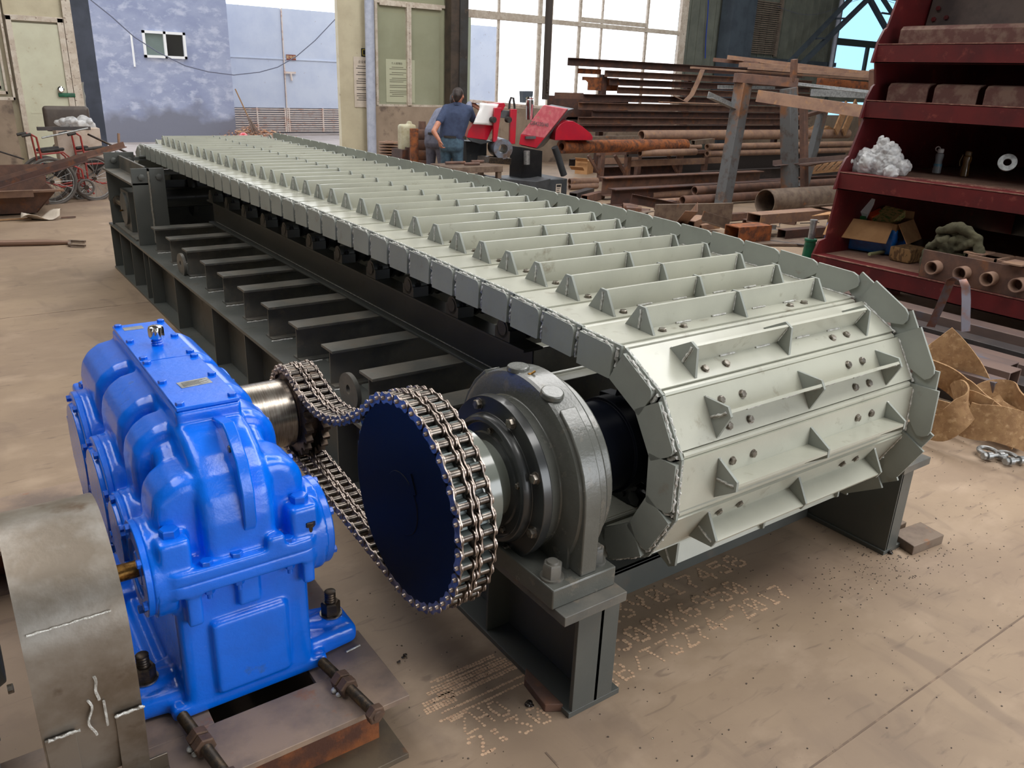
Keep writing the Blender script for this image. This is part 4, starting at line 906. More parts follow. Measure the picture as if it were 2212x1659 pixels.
GT = thing('yard_gate', 'pale blue double steel gate with a rusty slatted grille at the bottom', 'gate', ((g0.x+g1.x)/2, YG, 0))
gm = at(614, 150, 'y', YG).x
for x0, x1 in ((g0.x-.4, gm-.02), (gm+.02, g1.x+.5)):
    L_ = ob('gate_leaf', M().box(x0, x1, YG, YG+.05, gl, gt).box(x0, x1, YG-.02, YG, (gl+gt)/2-.02, (gl+gt)/2+.02), GATE, GT, .005)
    sl = M(); n = 11
    for k in range(n): z = gb+(gl-gb)*(k+.2)/n; sl.box(x0, x1, YG-.02, YG+.02, z, z+(gl-gb)/n*.42)
    for f in (.02, .5, .98): sl.box(x0+(x1-x0)*f-.02, x0+(x1-x0)*f+.02, YG-.03, YG+.03, gb, gl)
    ob('grille', sl, GRILL, L_)
ob('gate_seam', M().bar((gm, YG-.02, gb), (gm, YG-.02, gt), .03, .03, up=(0, 1, 0)), GRILL, GT)
c = at(625, 157, 'y', YG); ob('bolt_latch', M().box(c.x-.18, c.x+.18, YG-.06, YG-.02, c.z-.03, c.z+.03).tube([(c.x+.02, YG-.05, c.z-.02), (c.x+.04, YG-.05, c.z-.22)], .035, 8), GRILL, GT)
c = at(628, 124, 'y', YG); S_ = thing('gate_sign', 'small brown-red sign with cream characters on the pale blue gate', 'sign', (c.x, YG-.03, c.z))
ob('sign_plate', M().box(c.x-.145, c.x+.145, YG-.035, YG-.02, c.z-.075, c.z+.075), SIGNR, S_)
text('sign_text', '配电房', .10, TR(c.x, YG-.037, c.z) @ RX(pi/2), SIGNC, S_)
tag(ob('yard_wall', M().box(g0.x-2, g1.x+6, YG+.1, YG+.4, -.1, gt-.02), GATE), 'pale blue wall carrying the gate across the yard', 'wall')
tag(ob('gate_kerb', M().box(g0.x-.5, g1.x+4, YG-.5, YG+.09, -.02, gb-.04), CONC), 'low concrete kerb under the pale blue gate', 'kerb')
cb = [at(190, -5, 'y', 20)+(at(740, 20, 'y', 20)-at(190, -5, 'y', 20))*(k/24.) for k in range(25)]
cb = [at(px, py, 'y', 20) for px, py in ((186, -8), (240, 35), (290, 80), (340, 112), (400, 142), (450, 155), (505, 162), (560, 156), (600, 145), (640, 122), (680, 88), (735, 30))]
tag(ob('overhead_cable', M().tube(cb, .012, 6), WIRE), 'thin cable sagging across the blue wall and the gate', 'cable')
b0, b1 = at(508, 192, 'y', 22.3), at(556, 296, 'y', 22.3)
BRM = thing('twig_broom', 'twig broom leaning with its handle up against the corner of the blue wall', 'broom', b1)
ob('handle', M().tube([b0, b0+(b1-b0)*.6], .016, 8), WOOD, BRM)
bt = M()
for k in range(60):
    a = b0+(b1-b0)*.55+V((random.uniform(-.02, .02), random.uniform(-.02, .02), 0)); bt.tube([a, b1+V((random.uniform(-.16, .16), random.uniform(-.12, .12), random.uniform(-.05, .08)))], .005, 4)
ob('twigs', bt, mat('twigs', (150, 132, 122), .9), BRM)
lf = M(); lc = at(556, 306, 'z', 0)
for k in range(1400):
    r = abs(random.gauss(0, .42)); a = random.random()*6.28; x = lc.x-.1+r*cos(a)*1.5; y = lc.y+r*sin(a)*.8; z = max(0, .42*(1-r/1.1))*random.random()
    u = V((random.uniform(-1, 1), random.uniform(-1, 1), random.uniform(-.5, .5)))*random.uniform(.03, .07); v_ = V((random.uniform(-1, 1), random.uniform(-1, 1), random.uniform(-.3, .6)))*random.uniform(.01, .03)
    p = V((x, y, max(z, .02)+.02)); lf.add([p-u, p-v_, p+u, p+v_], [(0, 1, 2, 3)])
tag(ob('leaf_heap', lf, LEAF), 'heap of dry leaves and sweepings under the twig broom', 'leaves', kind='stuff')
c = at(526, 298, 'y', 22.1); tag(ob('red_bag', M().ball(c+V((0, 0, -.0)), .13, 12, 8, (1, .6, 1.1)), mat('red_plastic', (206, 60, 70), .5, 0, (226, 180, 180), 12)), 'crumpled red and white plastic bag at the left of the leaf heap', 'bag')
c = at(528, 311, 'z', 0); gr = M()
for k in range(120):
    p = c+V((random.uniform(-.35, .4), random.uniform(-.2, .2), 0)); gr.add([p, p+V((.03, 0, 0)), p+V((random.uniform(-.05, .05), random.uniform(-.05, .05), random.uniform(.08, .2)))], [(0, 1, 2)])
tag(ob('weed_tuft', gr, mat('weeds', (110, 150, 70), .9)), 'tuft of green weeds in front of the leaf heap', 'grass', kind='stuff')
# ------------------------------------------------------------------ steel stock
def section(kind, L, d):
    m_ = M()
    if kind == 'pipe': return m_.pipe((0, 0, 0), (L, 0, 0), d[0], d[1], 28)
    if kind == 'rod': return m_.cyl((0, 0, 0), (L, 0, 0), d[0], n=14)
    if kind == 'flat': return m_.box(0, L, -d[0]/2, d[0]/2, -d[1]/2, d[1]/2)
    if kind == 'tube':
        w_, h, t = d; o = [(-w_/2, -h/2), (w_/2, -h/2), (w_/2, h/2), (-w_/2, h/2)]; i_ = [(a*(w_-2*t)/w_, b*(h-2*t)/h) for a, b in o]
        return m_.holed(o, i_, 'x', 0, L)
    if kind == 'ibeam': h, w_, t = d; return m_.box(0, L, -w_/2, w_/2, h/2-t, h/2).box(0, L, -w_/2, w_/2, -h/2, -h/2+t).box(0, L, -t*.35, t*.35, -h/2+t, h/2-t)
    if kind == 'chan': h, w_, t = d; return m_.box(0, L, 0, w_, h/2-t, h/2).box(0, L, 0, w_, -h/2, -h/2+t).box(0, L, w_-t, w_, -h/2+t, h/2-t)
    if kind == 'angle': h, w_, t = d; return m_.box(0, L, -w_/2, w_/2, -h/2, -h/2+t).box(0, L, w_/2-t, w_/2, -h/2+t, h/2)
def steel(kind, A, B, d, mt, label, cat, group=None, roll=0, name=None, bev=0):
    a = at(A[0], A[1], 'z' if A[2] < 3 else 'y', A[2]) if len(A) == 3 and A[0] > 60 else V(A); b = at(B[0], B[1], 'z' if B[2] < 3 else 'y', B[2]) if len(B) == 3 and B[0] > 60 else V(B)
    if B[0] == 0 and B[1] == 0: b = a+V((B[2], 0, 0))
    dv = b-a; L = dv.length; q = dv.to_track_quat('X', 'Z')
    nm = name or {'pipe': 'steel_pipe', 'rod': 'steel_rod', 'flat': 'flat_bar', 'tube': 'square_tube', 'ibeam': 'steel_beam', 'chan': 'steel_channel', 'angle': 'steel_angle'}[kind]
    me = section(kind, L, d).mesh(nm)
    o = put(nm, me, mt, None, bev); o.matrix_world = Matrix.Translation(a) @ q.to_matrix().to_4x4() @ RX(roll); tag(o, label, cat, group); return o
YR = 13.5
rack = [(1232, 133, 7.6, .15, 'topmost dark beam of the stack under the window, cut ends turned up'), (1312, 159, 7.0, .13, 'second long beam from the top of the stack under the window'), (1322, 177, 6.8, .13, 'third long beam from the top of the stack under the window'),
        (1339, 195, 6.6, .13, 'fourth long beam from the top of the stack under the window'), (1265, 211, 7.3, .14, 'fifth long beam of the stack, level with the drilled plate'), (1255, 229, 7.4, .14, 'sixth long beam of the stack, just under the thin rod'),
        (1284, 246, 7.2, .13, 'beam with drilled end holes and a chalk mark, above the red belt cover'), (1254, 261, 7.5, .14, 'beam just below the chalk-marked one in the stack'), (1257, 278, 7.5, .13, 'lowest long beam of the stack, just above the big pipe')]
for k, (px, py, L, h, lab) in enumerate(rack):
    steel('chan', (px, py, YR-.05*k), (0, 0, L), (h, .09, .012), RUSTB if k % 2 else RUSTD, lab, 'steel beam')
for (px, py, L, h, mt, lab) in ((1249, 153, .62, .10, RUST, 'short orange-rusted plate strip below the topmost beam end'), (1258, 180, 1.0, .26, RUST, 'wide orange-rusted plate with a notch at its left end'), (1199, 206, .75, .12, RUSTB, 'narrow plate with punched holes against the bright window'), (1183, 232, 2.2, .46, RUSTD, 'large dark rusty sheet behind the red saw cover'), (1210, 268, 2.0, .28, RUSTD, 'lower rusty sheet behind the saw below the large one')):
    a = at(px, py, 'y', YR+.15); m_ = M().box(0, L, 0, .02, -h/2, h/2)
    if 'notch' in lab: m_ = M().prism([(0, .13), (L, .13), (L, -.13), (.16, -.13), (.16, .02), (.10, .06), (0, .06)], 'y', 0, .02)
    if 'punched' in lab:
        for hx in (.06, .2): 
            for hz in (-.03, .03): m_.lathe([(0, .014), (.002, .014)], (hx, -.001, hz), (0, -1, 0), 10)
    tag(ob('steel_plate', xform(m_, Matrix.Translation(a)), mt), lab, 'steel plate')
steel('rod', (1423, 221, 13.1), (1590, 226, 13.0), (.018,), RUSTL, 'thin pale rod lying across the beam stack', 'steel rod')
tag(ob('twisted_strip', M().ribbon([at(*p, 'y', 13.25) for p in ((1518, 150), (1508, 175), (1494, 205), (1480, 219), (1466, 212), (1455, 207))], .12, .008, (0, 1, .4)), RUSTL), 'bent flat strip hanging down over the beam stack', 'steel strip')
# rack uprights that carry the stack
for k, px in enumerate((1300, 1480, 1680)):
    a = at(px, 285, 'y', 13.6); tag(ob('rack_post', M().box(a.x-.06, a.x+.06, 13.62, 13.74, 0, 2.0), RUSTD), ('left rack post hidden behind the beam stack', 'middle rack post behind the beam stack', 'right rack post behind the beam stack')[k], 'rack post')
# pipe trestles and pipes
YP = 12.2
steel('pipe', (1385, 293, YP), (0, 0, 7), (.105, .085), RUSTL, 'long dusty pipe, largest on the trestles, above the orange one', 'steel pipe')
steel('pipe', (1213, 317, 11.3), (1480, 313, 12.0), (.115, .06), RUST, 'thick-walled orange-rusted pipe pointing at the band saw', 'steel pipe')
steel('tube', (1266, 298, 11.3), (0, 0, 1.25), (.06, .06, .005), OFFC, 'dark square tube lying on the orange pipe', 'square tube')
steel('pipe', (1382, 331, 11.7), (0, 0, 1.55), (.066, .05), RUSTL, 'shorter pipe below the orange one with an orange smudge', 'steel pipe')
steel('pipe', (1447, 318, 12.1), (0, 0, .9), (.055, .04), RUSTL, 'pipe end tucked behind the shorter pipe', 'steel pipe')
steel('pipe', (1527, 317, 11.6), (0, 0, 6), (.062, .045), RUSTL, 'upper of the two thin open pipes under the stray square tube', 'steel pipe')
steel('pipe', (1527, 332, 11.6), (0, 0, 6), (.062, .045), RUSTL, 'lower of the two thin open pipes under the stray square tube', 'steel pipe')
steel('tube', (1356, 336, 11.65), (0, 0, .25), (.05, .05, .005), BARDK, 'short square tube stub in the end of a pipe', 'square tube')
steel('tube', (1497, 308, 11.4), (1540, 304, 11.5), (.09, .09, .006), OFFC, 'short square tube offcut on top of the thin pipes', 'square tube')
def trestle(px, Y, lab, w_=2.2):
    a = at(px, 335, 'y', Y); t = thing('pipe_trestle', lab, 'trestle', (a.x+w_/2, Y, 0)); zt_ = a.z
    for x in (a.x, a.x+w_): ob('post', M().box(x-.05, x+.05, Y-.05, Y+.05, 0, zt_), RUSTB, t, .004)
    ob('top_rail', M().box(a.x-.1, a.x+w_+.1, Y-.05, Y+.05, zt_, zt_+.06), RUSTB, t); ob('low_rail', M().box(a.x+.05, a.x+w_-.05, Y-.05, Y+.05, .33, .45), RUSTL, t)
    ob('brace', M().bar((a.x-.35, Y, zt_), (a.x, Y, zt_-.4), .05, .05), RUSTB, t)
trestle(1357, 11.9, 'rusty trestle left of the leaning posts, under the pipes'); trestle(1470, 11.95, 'rusty trestle under the thin open pipes', 1.6); trestle(1300, 12.4, 'rusty trestle behind the red belt cover', 1.0)
# long sections on the floor behind the feeder
G = [('ibeam', (1300, 403, .22), (1640, 386, .22), (.30, .2, .016), RUSTB, 'upper of the two big rusty I-beams on the floor', 'steel beam'),
     ('ibeam', (1320, 426, .14), (1700, 403, .14), (.26, .2, .016), RUSTD, 'lower of the two big rusty I-beams on the floor', 'steel beam'),
     ('pipe', (1406, 421, .13), (1700, 405, .13), (.07, .028), RUSTL, 'thick-walled pipe with a small bore on the floor', 'steel pipe'),
     ('pipe', (1500, 412, .20), (1860, 390, .20), (.075, .06), RUSTB, 'upper open pipe on the floor passing behind the leaning post', 'steel pipe'),
     ('pipe', (1474, 433, .10), (1860, 410, .10), (.075, .06), RUSTB, 'lower open pipe on the floor passing behind the leaning post', 'steel pipe'),
     ('pipe', (1420, 437, .06), (1500, 432, .06), (.055, .04), RUSTL, 'pale pipe between the small-bore pipe and the lower open pipe', 'steel pipe'),
     ('pipe', (1652, 437, .20), (1900, 420, .20), (.20, .185), OFFC, 'very wide dark pipe on the floor behind the upright post', 'steel pipe'),
     ('pipe', (1345, 447, .07), (1376, 448, .07), (.06, .045), RUSTB, 'short pipe stub at the left of the scrap heap', 'steel pipe'),
     ('tube', (1628, 472, .24), (1850, 455, .24), (.24, .13, .012), RUSTL, 'wide rectangular tube lying on top of the scrap, dusty', 'square tube'),
     ('tube', (1612, 485, .10), (1655, 482, .10), (.16, .13, .012), RUSTB, 'stub of rectangular tube left of the wide dusty one', 'square tube'),
     ('tube', (1580, 505, .13), (1650, 500, .13), (.26, .20, .014), RUST, 'short thick square tube offcut, reddish, at the front of the heap', 'square tube'),
     ('tube', (1688, 507, .08), (1780, 499, .08), (.14, .13, .008), RUSTD, 'dark square tube right of the reddish offcut', 'square tube'),
     ('angle', (1645, 490, .20), (1684, 492, .12), (.06, .10, .006), GALV, 'short galvanised channel piece on the scrap', 'steel angle'),
     ('chan', (1368, 430, .28), (1480, 452, .10), (.14, .06, .01), RUSTD, 'dark channel tilted across the scrap heap', 'steel channel'),
     ('flat', (1415, 462, .16), (1580, 458, .16), (.05, .26), OFFC, 'broad grey-brown plate on edge in the scrap heap', 'steel plate'),
     ('angle', (1465, 482, .10), (1494, 447, .42), (.12, .16, .01), RUSTL, 'bright tan angle piece standing up in the scrap heap', 'steel angle'),
     ('tube', (1488, 488, .10), (1516, 476, .10), (.16, .14, .012), RUSTL, 'pale tube offcut with its square mouth towards the feeder', 'square tube'),
     ('angle', (1522, 468, .26), (1580, 486, .12), (.14, .10, .01), OFFC, 'folded grey plate offcut right of the square-mouthed tube', 'steel angle'),
     ('tube', (1512, 492, .05), (1552, 486, .08), (.08, .08, .008), RUSTL, 'small wooden-coloured tube offcut under the folded plate', 'square tube'),
     ('tube', (1352, 460, .10), (1385, 462, .10), (.18, .18, .012), RUSTB, 'rusty tube block near the pipe stub', 'square tube'),
     ('chan', (1388, 472, .08), (1412, 466, .08), (.14, .10, .012), OFFC, 'small channel offcut in front of the broad plate', 'steel channel'),
     ('pipe', (1230, 393, .07), (1290, 391, .07), (.065, .05), RUSTL, 'upper pale pipe on the floor right of the saw base', 'steel pipe'),
     ('pipe', (1230, 404, .05), (1290, 401, .05), (.05, .035), RUSTL, 'lower pale pipe on the floor right of the saw base', 'steel pipe'),
     ('tube', (1238, 426, .08), (1275, 415, .08), (.14, .14, .01), BARDK, 'dark square tube offcut nearest the saw base', 'square tube'),
     ('tube', (1262, 430, .07), (1300, 420, .07), (.12, .12, .01), RUSTB, 'second square tube offcut right of the dark one near the saw', 'square tube'),
     ('flat', (1240, 441, .02), (1400, 456, .02), (.3, .03), RUSTB, 'flat rusty plate lying behind the feeder wings', 'steel plate'),
     ('flat', (1560, 520, .02), (1760, 522, .02), (.5, .03), OFFC, 'thin plate under the dark tube in the scrap', 'steel plate'),
     ('rod', (1600, 512, .03), (1740, 530, .03), (.012,), BARDK, 'thin bent rod on the scrap near the green jack', 'steel rod'),
     ('flat', (1750, 446, .30), (1860, 436, .50), (.20, .015), OFFC, 'thin plate leaning over the wide dark pipe', 'steel plate')]
for g in G: steel(g[0], g[1], g[2], g[3], g[4], g[5], g[6], bev=.002)
for k, (px, py, z, L, h, mt, lab) in enumerate(((1300, 372, .12, 5.5, .2, RUSTD, 'dark channel on the floor behind the trestles, left end in view'), (1440, 362, .14, 6, .24, RUSTD, 'dark channel on the floor behind the thin pipes'), (1235, 352, .10, 3.5, .16, BARDK, 'dark bar on the floor far behind the cardboard box'), (1520, 385, .16, 6, .26, BARDK, 'blackish beam on the floor behind the leaning post'), (1600, 400, .10, 6, .16, RUSTD, 'dark channel on the floor just behind the wide pipe'), (1480, 350, .3, 6, .5, mat('stored_plate_dark', (52, 46, 44), .8), 'wide dark plate standing behind the pipe trestles'))):
    steel('chan', (px, py, z), (0, 0, L), (h, .1, .014), mt, lab, 'steel channel')
for k, (A, B, d, mt, lab) in enumerate((((1660, 470, .06), (1720, 478, .05), (.12, .10, .008), RUSTB, 'brown tube offcut between the wide tube and the dark one'), ((1440, 500, .08), (1475, 492, .08), (.16, .12, .01), RUSTD, 'dark offcut against the feeder wings near the tan angle'), ((1560, 470, .06), (1610, 466, .06), (.10, .10, .01), RUSTB, 'offcut behind the reddish tube block'), ((1420, 446, .10), (1455, 441, .10), (.12, .12, .01), RUSTD, 'small dark tube left of the lower open pipe'), ((1345, 470, .05), (1372, 466, .05), (.1, .1, .01), BARDK, 'blackish tube offcut in front of the rusty tube block'))):
    steel('tube', A, B, d, mt, lab, 'square tube', bev=.002)
for k in range(9):
    a = V((random.uniform(9.2, 11.2), random.uniform(6.6, 7.8), .012)); pts_ = [a]
    for j in range(5): a = a+V((random.uniform(-.3, .35), random.uniform(-.2, .12), random.uniform(-.004, .02))); a.z = max(.01, a.z); pts_.append(a.copy())
    tag(ob('scrap_wire', M().tube(pts_, .007, 6), BARDK), 'thin dark wire tangled on the floor near the green jack', 'wire', 'loose wires in the scrap')
# leaning A-frame trestle and the stock on it
TF = thing('steel_trestle', 'big trestle of heavy box-section posts with one post leaning left', 'trestle', at(1620, 445, 'z', 0))
def post2(A, B, w_, h_, mt, nm): ob(nm, M().bar(at(*A[:2], 'z' if A[2] < 3 else 'y', A[2]), at(*B[:2], 'y', B[2]), w_, h_, up=(0, 1, 0)), mt, TF, .006)
PST = mat('trestle_post', (98, 100, 102), .6, .1, (126, 88, 62), 2.2, .52, .62, (84, 76, 72), 7, .5, .66)
post2((1560, 447, 0), (1606, 180, 8.95), .20, .2, PST, 'post'); post2((1706, 452, 0), (1704, 190, 8.5), .20, .2, PST, 'post')
post2((1738, 446, 0), (1736, 232, 8.7), .10, .1, RUSTB, 'rear_post'); post2((1735, 405, 9.2), (1778, 240, 9.3), .16, .12, PST, 'rear_post')
post2((1861, 300, 8.1), (1862, 232, 8.1), .08, .08, RUSTB, 'rear_post')
post2((1588, 168, 9.0), (1720, 180, 8.5), .14, .16, RUSTB, 'cap_beam'); post2((1720, 256, 8.9), (1785, 236, 9.3), .06, .10, RUSTB, 'cap_beam')
S2 = [('tube', (1636, 207, 8.5), (1900, 246, 7.0), (.13, .17, .008), RUSTL, 'heavy dusty square tube lying across the trestle, open end left', 'square tube'),
      ('angle', (1712, 180, 8.6), (1890, 200, 7.8), (.05, .14, .008), GALV, 'pale galvanised angle above the heavy dusty tube', 'steel angle'),
      ('angle', (1556, 188, 9.2), (1680, 190, 9.2), (.05, .12, .008), GALV, 'galvanised channel passing behind the leaning post', 'steel channel'),
      ('flat', (1755, 200, 8.7), (1890, 206, 8.3), (.1, .11), GALV, 'grey steel bar right behind the heavy dusty tube', 'flat bar'),
      ('flat', (1494, 146, 9.5), (1905, 174, 8.4), (.10, .03), RUSTL, 'lowest long thin bar across the top of the trestle', 'flat bar'),
      ('angle', (1574, 124, 9.6), (1905, 162, 8.6), (.07, .10, .01), RUSTL, 'topmost long angle bar on the trestle', 'steel angle'),
      ('flat', (1600, 140, 9.4), (1905, 160, 8.5), (.12, .07), RUSTL, 'thick long bar under the topmost angle', 'flat bar'),
      ('flat', (1618, 146, 9.1), (1905, 168, 8.3), (.08, .05), RUSTL, 'long bar in front of the thick one on the trestle', 'flat bar'),
      ('flat', (1541, 129, 9.9), (1640, 138, 9.3), (.10, .06), RUSTB, 'short bar end sticking out left of the topmost angle', 'flat bar'),
      ('angle', (1535, 205, 9.0), (1602, 236, 8.98), (.10, .12, .008), GALV, 'bright angle end poking out left of the leaning post', 'steel angle'),
      ('flat', (1768, 176, 8.9), (1880, 186, 8.6), (.1, .12), RUST, 'orange-rusted bar under the long thin bars', 'flat bar'),
      ('angle', (1672, 353, 8.5), (1725, 347, 8.3), (.08, .12, .008), BARST, 'blue-grey angle stub clamped to the upright post', 'steel angle'),
      ('angle', (1718, 350, 8.3), (1835, 340, 8.2), (.08, .12, .008), BARST, 'longer blue-grey angle right of the stub', 'steel angle'),
      ('flat', (1735, 358, 8.4), (1795, 346, 8.4), (.16, .02), RUSTB, 'rusty plate under the blue-grey angle', 'steel plate')]
for g in S2: steel(*g[:7], bev=.002)
for k, px in enumerate((1716, 1885)):
    a = at(px, 158 if k == 0 else 195, 'y', 8.5 if k == 0 else 8.1); b = at(px, 128 if k == 0 else 150, 'y', 8.5 if k == 0 else 8.1)
    tag(ob('stake', M().bar(a-V((0, 0, .12)), b, .09, .07, up=(0, 1, 0)), RUSTB, None, .003), ('rusty stake standing up at the corner of the trestle cap', 'rusty stake holding the long bars next to the red hopper')[k], 'stake')
PLT = thing('slatted_pallet', 'pale slatted pallet leaning behind the trestle under the long pipes', 'pallet', at(1790, 372, 'y', 10.2))
for k in range(9):
    a = at(1740+14*k, 372-1.2*k, 'y', 10.2); ob('slat', M().bar(a, a+V((.35, -.05, .28)), .09, .02), PALLET, PLT)
for k in (0, 8): a = at(1740+14*k, 372-1.2*k, 'y', 10.2); ob('leg', M().box(a.x, a.x+.08, 10.15, 10.25, 0, a.z), PALLET, PLT)
ob('bottom_rail', M().bar(at(1738, 374, 'y', 10.2), at(1856, 363, 'y', 10.2), .08, .05), PALLET, PLT)
for k, (A, B, lab) in enumerate((((1805, 285, 12), (1830, 225, 12.2), 'pale board leaning on the far wall, left one'), ((1822, 286, 12), (1850, 222, 12.3), 'pale board leaning on the far wall, right one'))):
    tag(ob('leaning_board', M().bar(at(*A[:2], 'y', A[2]), at(*B[:2], 'y', B[2]), .22, .04, up=(0, 1, 0)), PALLET), lab, 'board')
tag(ob('crate', M().box(0, 1.0, 0, .5, 0, .05, Matrix.Translation(at(1772, 286, 'y', 12.3))).prism([(0, .05), (.3, .15), (.6, .05)], 'y', 0, .4, Matrix.Translation(at(1772, 286, 'y', 12.3))), PALLET), 'small open wooden crate on the pipes before the far wall', 'crate')

# ------------------------------------------------------------------ band saw
YS2 = 11.1
SAW = thing('band_saw', 'red and grey horizontal band saw with an open lower tray', 'machine', at(1160, 425, 'y', YS2-.3))
def slab(P, y0, y1, dx, mt, nm, dz=0, lab=None, y_=None):
    a = [at(px, py, 'y', y0) for px, py in P]; b = [V((p.x+dx, y1, p.z+dz)) for p in a]
    return ob(nm, M().rings([a, b]), mt, SAW, .006, lab)
slab([(1174, 227), (1225, 236), (1176, 298), (1125, 290)], YS2, YS2+.16, .16, REDP, 'wheel_cover', lab='dusty red sloping wheel cover')
slab([(1125, 290), (1176, 298), (1158, 320), (1121, 312)], YS2-.0, YS2+.14, .14, REDM, 'wheel_cover')
slab([(1178, 229), (1229, 238), (1180, 300), (1161, 322), (1124, 314)], YS2+.16, YS2+.36, .28, GREYM, 'wheel_housing', .02)
T = TR(*at(1165, 268, 'y', YS2-.012)) @ RX(pi/2)
text('model_number', 'GB4220/40', .085, T @ RY(radians(0)) @ RZ(radians(-6)), GREYM, SAW)
tag_ = M().box(0, .2, -.03, 0, -.02, .02, Matrix.Translation(at(1134, 297, 'y', YS2-.01))); ob('cover_handle', tag_, GREYM, SAW)
pc = [(1199, 303)]+[(1232+34*cos(radians(a))*.95, 291+30*sin(radians(a))) for a in range(185, 285, 12)]+[(1258, 273), (1276, 288), (1281, 296), (1279, 303)]
slab(pc, YS2+.05, YS2+.35, .10, REDM, 'belt_cover', 0, 'bright red rounded belt cover')
slab([(1051, 225), (1089, 222), (1092, 228), (1060, 285), (1052, 303), (1008, 297), (1012, 282)], YS2+.1, YS2+.40, .15, REDM, 'wheel_cover', 0, 'left red wheel cover with a paper lying on it')
slab([(1010, 297), (1052, 304), (1064, 306), (1040, 312), (1018, 306)], YS2+.1, YS2+.40, .15, CHARC, 'wheel_housing')
slab([(1042, 217), (1238, 236), (1236, 242), (1040, 224)], YS2+.42, YS2+.8, .0, mat('saw_beam_cream', (196, 182, 170), .5, 0, (170, 150, 134), 20), 'saw_beam')
slab([(1068, 233), (1084, 233), (1073, 308), (1065, 306)], YS2-.02, YS2+.06, .03, REDM, 'guide_arm'); slab([(1103, 236), (1117, 236), (1113, 311), (1101, 311)], YS2-.02, YS2+.06, .03, REDM, 'guide_arm')
slab([(1058, 235), (1110, 240), (1110, 257), (1058, 252)], YS2+.10, YS2+.25, 0, GREYM, 'guide_bar')
for px in (1068, 1101): ob('guide_knob', M().cyl(at(px, 259, 'y', YS2-.05), at(px, 259, 'y', YS2-.05)+V((0, .08, 0)), .045, n=18), RUBBER, SAW)
c0, c1 = at(1144, 258, 'y', YS2+.25), at(1144, 216, 'y', YS2+.25); ob('lift_cylinder', M().cyl(c0, c1, .065, n=24).lathe([(0, .05), (.03, .07), (.05, .05)], c1, (0, 0, 1), 20), CHROME, SAW)
slab([(1129, 197), (1152, 197), (1150, 222), (1130, 222)], YS2+.5, YS2+.6, 0, DKBLUE, 'valve_box')
ob('oil_hose', M().tube([at(px, py, 'y', YS2+.3) for px, py in ((1100, 236), (1101, 220), (1104, 211), (1109, 212), (1111, 226), (1112, 238))], .018, 8), RUBBER, SAW)
slab([(1072, 385), (1160, 392), (1190, 386), (1178, 420), (1150, 422), (1098, 408)], YS2-.55, YS2-.2, 0, CHARC, 'chip_tray')
q = at(1226, 386, 'y', YS2-.3)
ob('saw_base', M().box(q.x-1.3, q.x, YS2-.3, YS2+.45, 0, q.z).box(q.x-1.35, q.x-1.25, YS2-.35, YS2+.5, q.z-.02, q.z+.04), CHARC, SAW, .01)
a = at(1202, 398, 'y', YS2-.31); ob('data_label', M().box(a.x, a.x+.11, YS2-.306, YS2-.30, a.z-.24, a.z), WHITEP, SAW)
lt = M().box(a.x+.01, a.x+.10, YS2-.308, YS2-.306, a.z-.05, a.z-.01)
for k in range(5): lt.box(a.x+.015, a.x+.08-.01*(k % 2), YS2-.308, YS2-.306, a.z-.08-.03*k, a.z-.07-.03*k)
ob('label_print', lt, INK, SAW)
slab([(1128, 318), (1172, 326), (1170, 386), (1126, 386)], YS2+.0, YS2+.35, .0, BLACK, 'saw_column'); slab([(1058, 340), (1105, 342), (1104, 356), (1056, 352)], YS2-.15, YS2+.2, .0, BOLT, 'vise')
slab([(1006, 305), (1052, 307), (1050, 372), (1010, 372)], YS2+.42, YS2+.8, .0, CHARC, 'control_box')
ob('spindle', M().cyl(at(1138, 326, 'y', YS2-.1), at(1138, 355, 'y', YS2-.1), .05, n=16), GALV, SAW)
ob('flex_hose', M().tube([at(px, py, 'y', YS2+.1) for px, py in ((1198, 318), (1206, 340), (1212, 360), (1218, 378))], .06, 12), CHARC, SAW)
a = at(1087, 322, 'y', YS2-.15); tag(ob('round_stock', M().pipe(a, a+V((.16, .42, 0)), .155, .075, 40), mat('stock_blue_grey', (112, 120, 134), .4, .4, (96, 80, 70), 8)), 'thick-walled ring of blue-grey steel clamped in the band saw', 'steel stock')
pp_ = M().sheet(8, 10, lambda u, v: at(1036+40*u-12*v+3*sin(9*u+4*v), 222+44*v+3*u+2*sin(8*v), 'y', YS2+.03-.02*sin(5*u)))
tag(put('drawing_sheet', pp_.mesh('drawing_sheet'), WPLAS, None, 0, None, .002), 'white drawing sheet lying on the left red saw cover', 'paper')
# small table with tools
a, b = at(947, 353, 'y', 10.9), at(1063, 362, 'y', 10.6); tz = (a.z+b.z)/2
TBL = thing('work_table', 'low grey steel table in front of the two men', 'table', ((a.x+b.x)/2, 10.8, 0))
ob('table_top', M().box(a.x, a.x+.95, 10.55, 11.15, tz-.09, tz), OFFC, TBL, .004)
for x in (a.x+.05, a.x+.9):
    for y in (10.6, 11.1): ob('leg', M().box(x-.035, x+.035, y-.035, y+.035, 0, tz-.09), OFFC, TBL)
for k, (px, py, L, lab) in enumerate(((962, 352, .34, 'brown round bar on the small table, nearest the jeans'), (1003, 354, .26, 'second brown round bar on the small table'), (1018, 349, .22, 'thin tool bar at the back of the small table'))):
    c = at(px, py, 'z', tz+.03); tag(ob('tool_bar', M().cyl(c, c+V((L, -.02, 0)), .022, n=10), RUSTB), lab, 'tool')

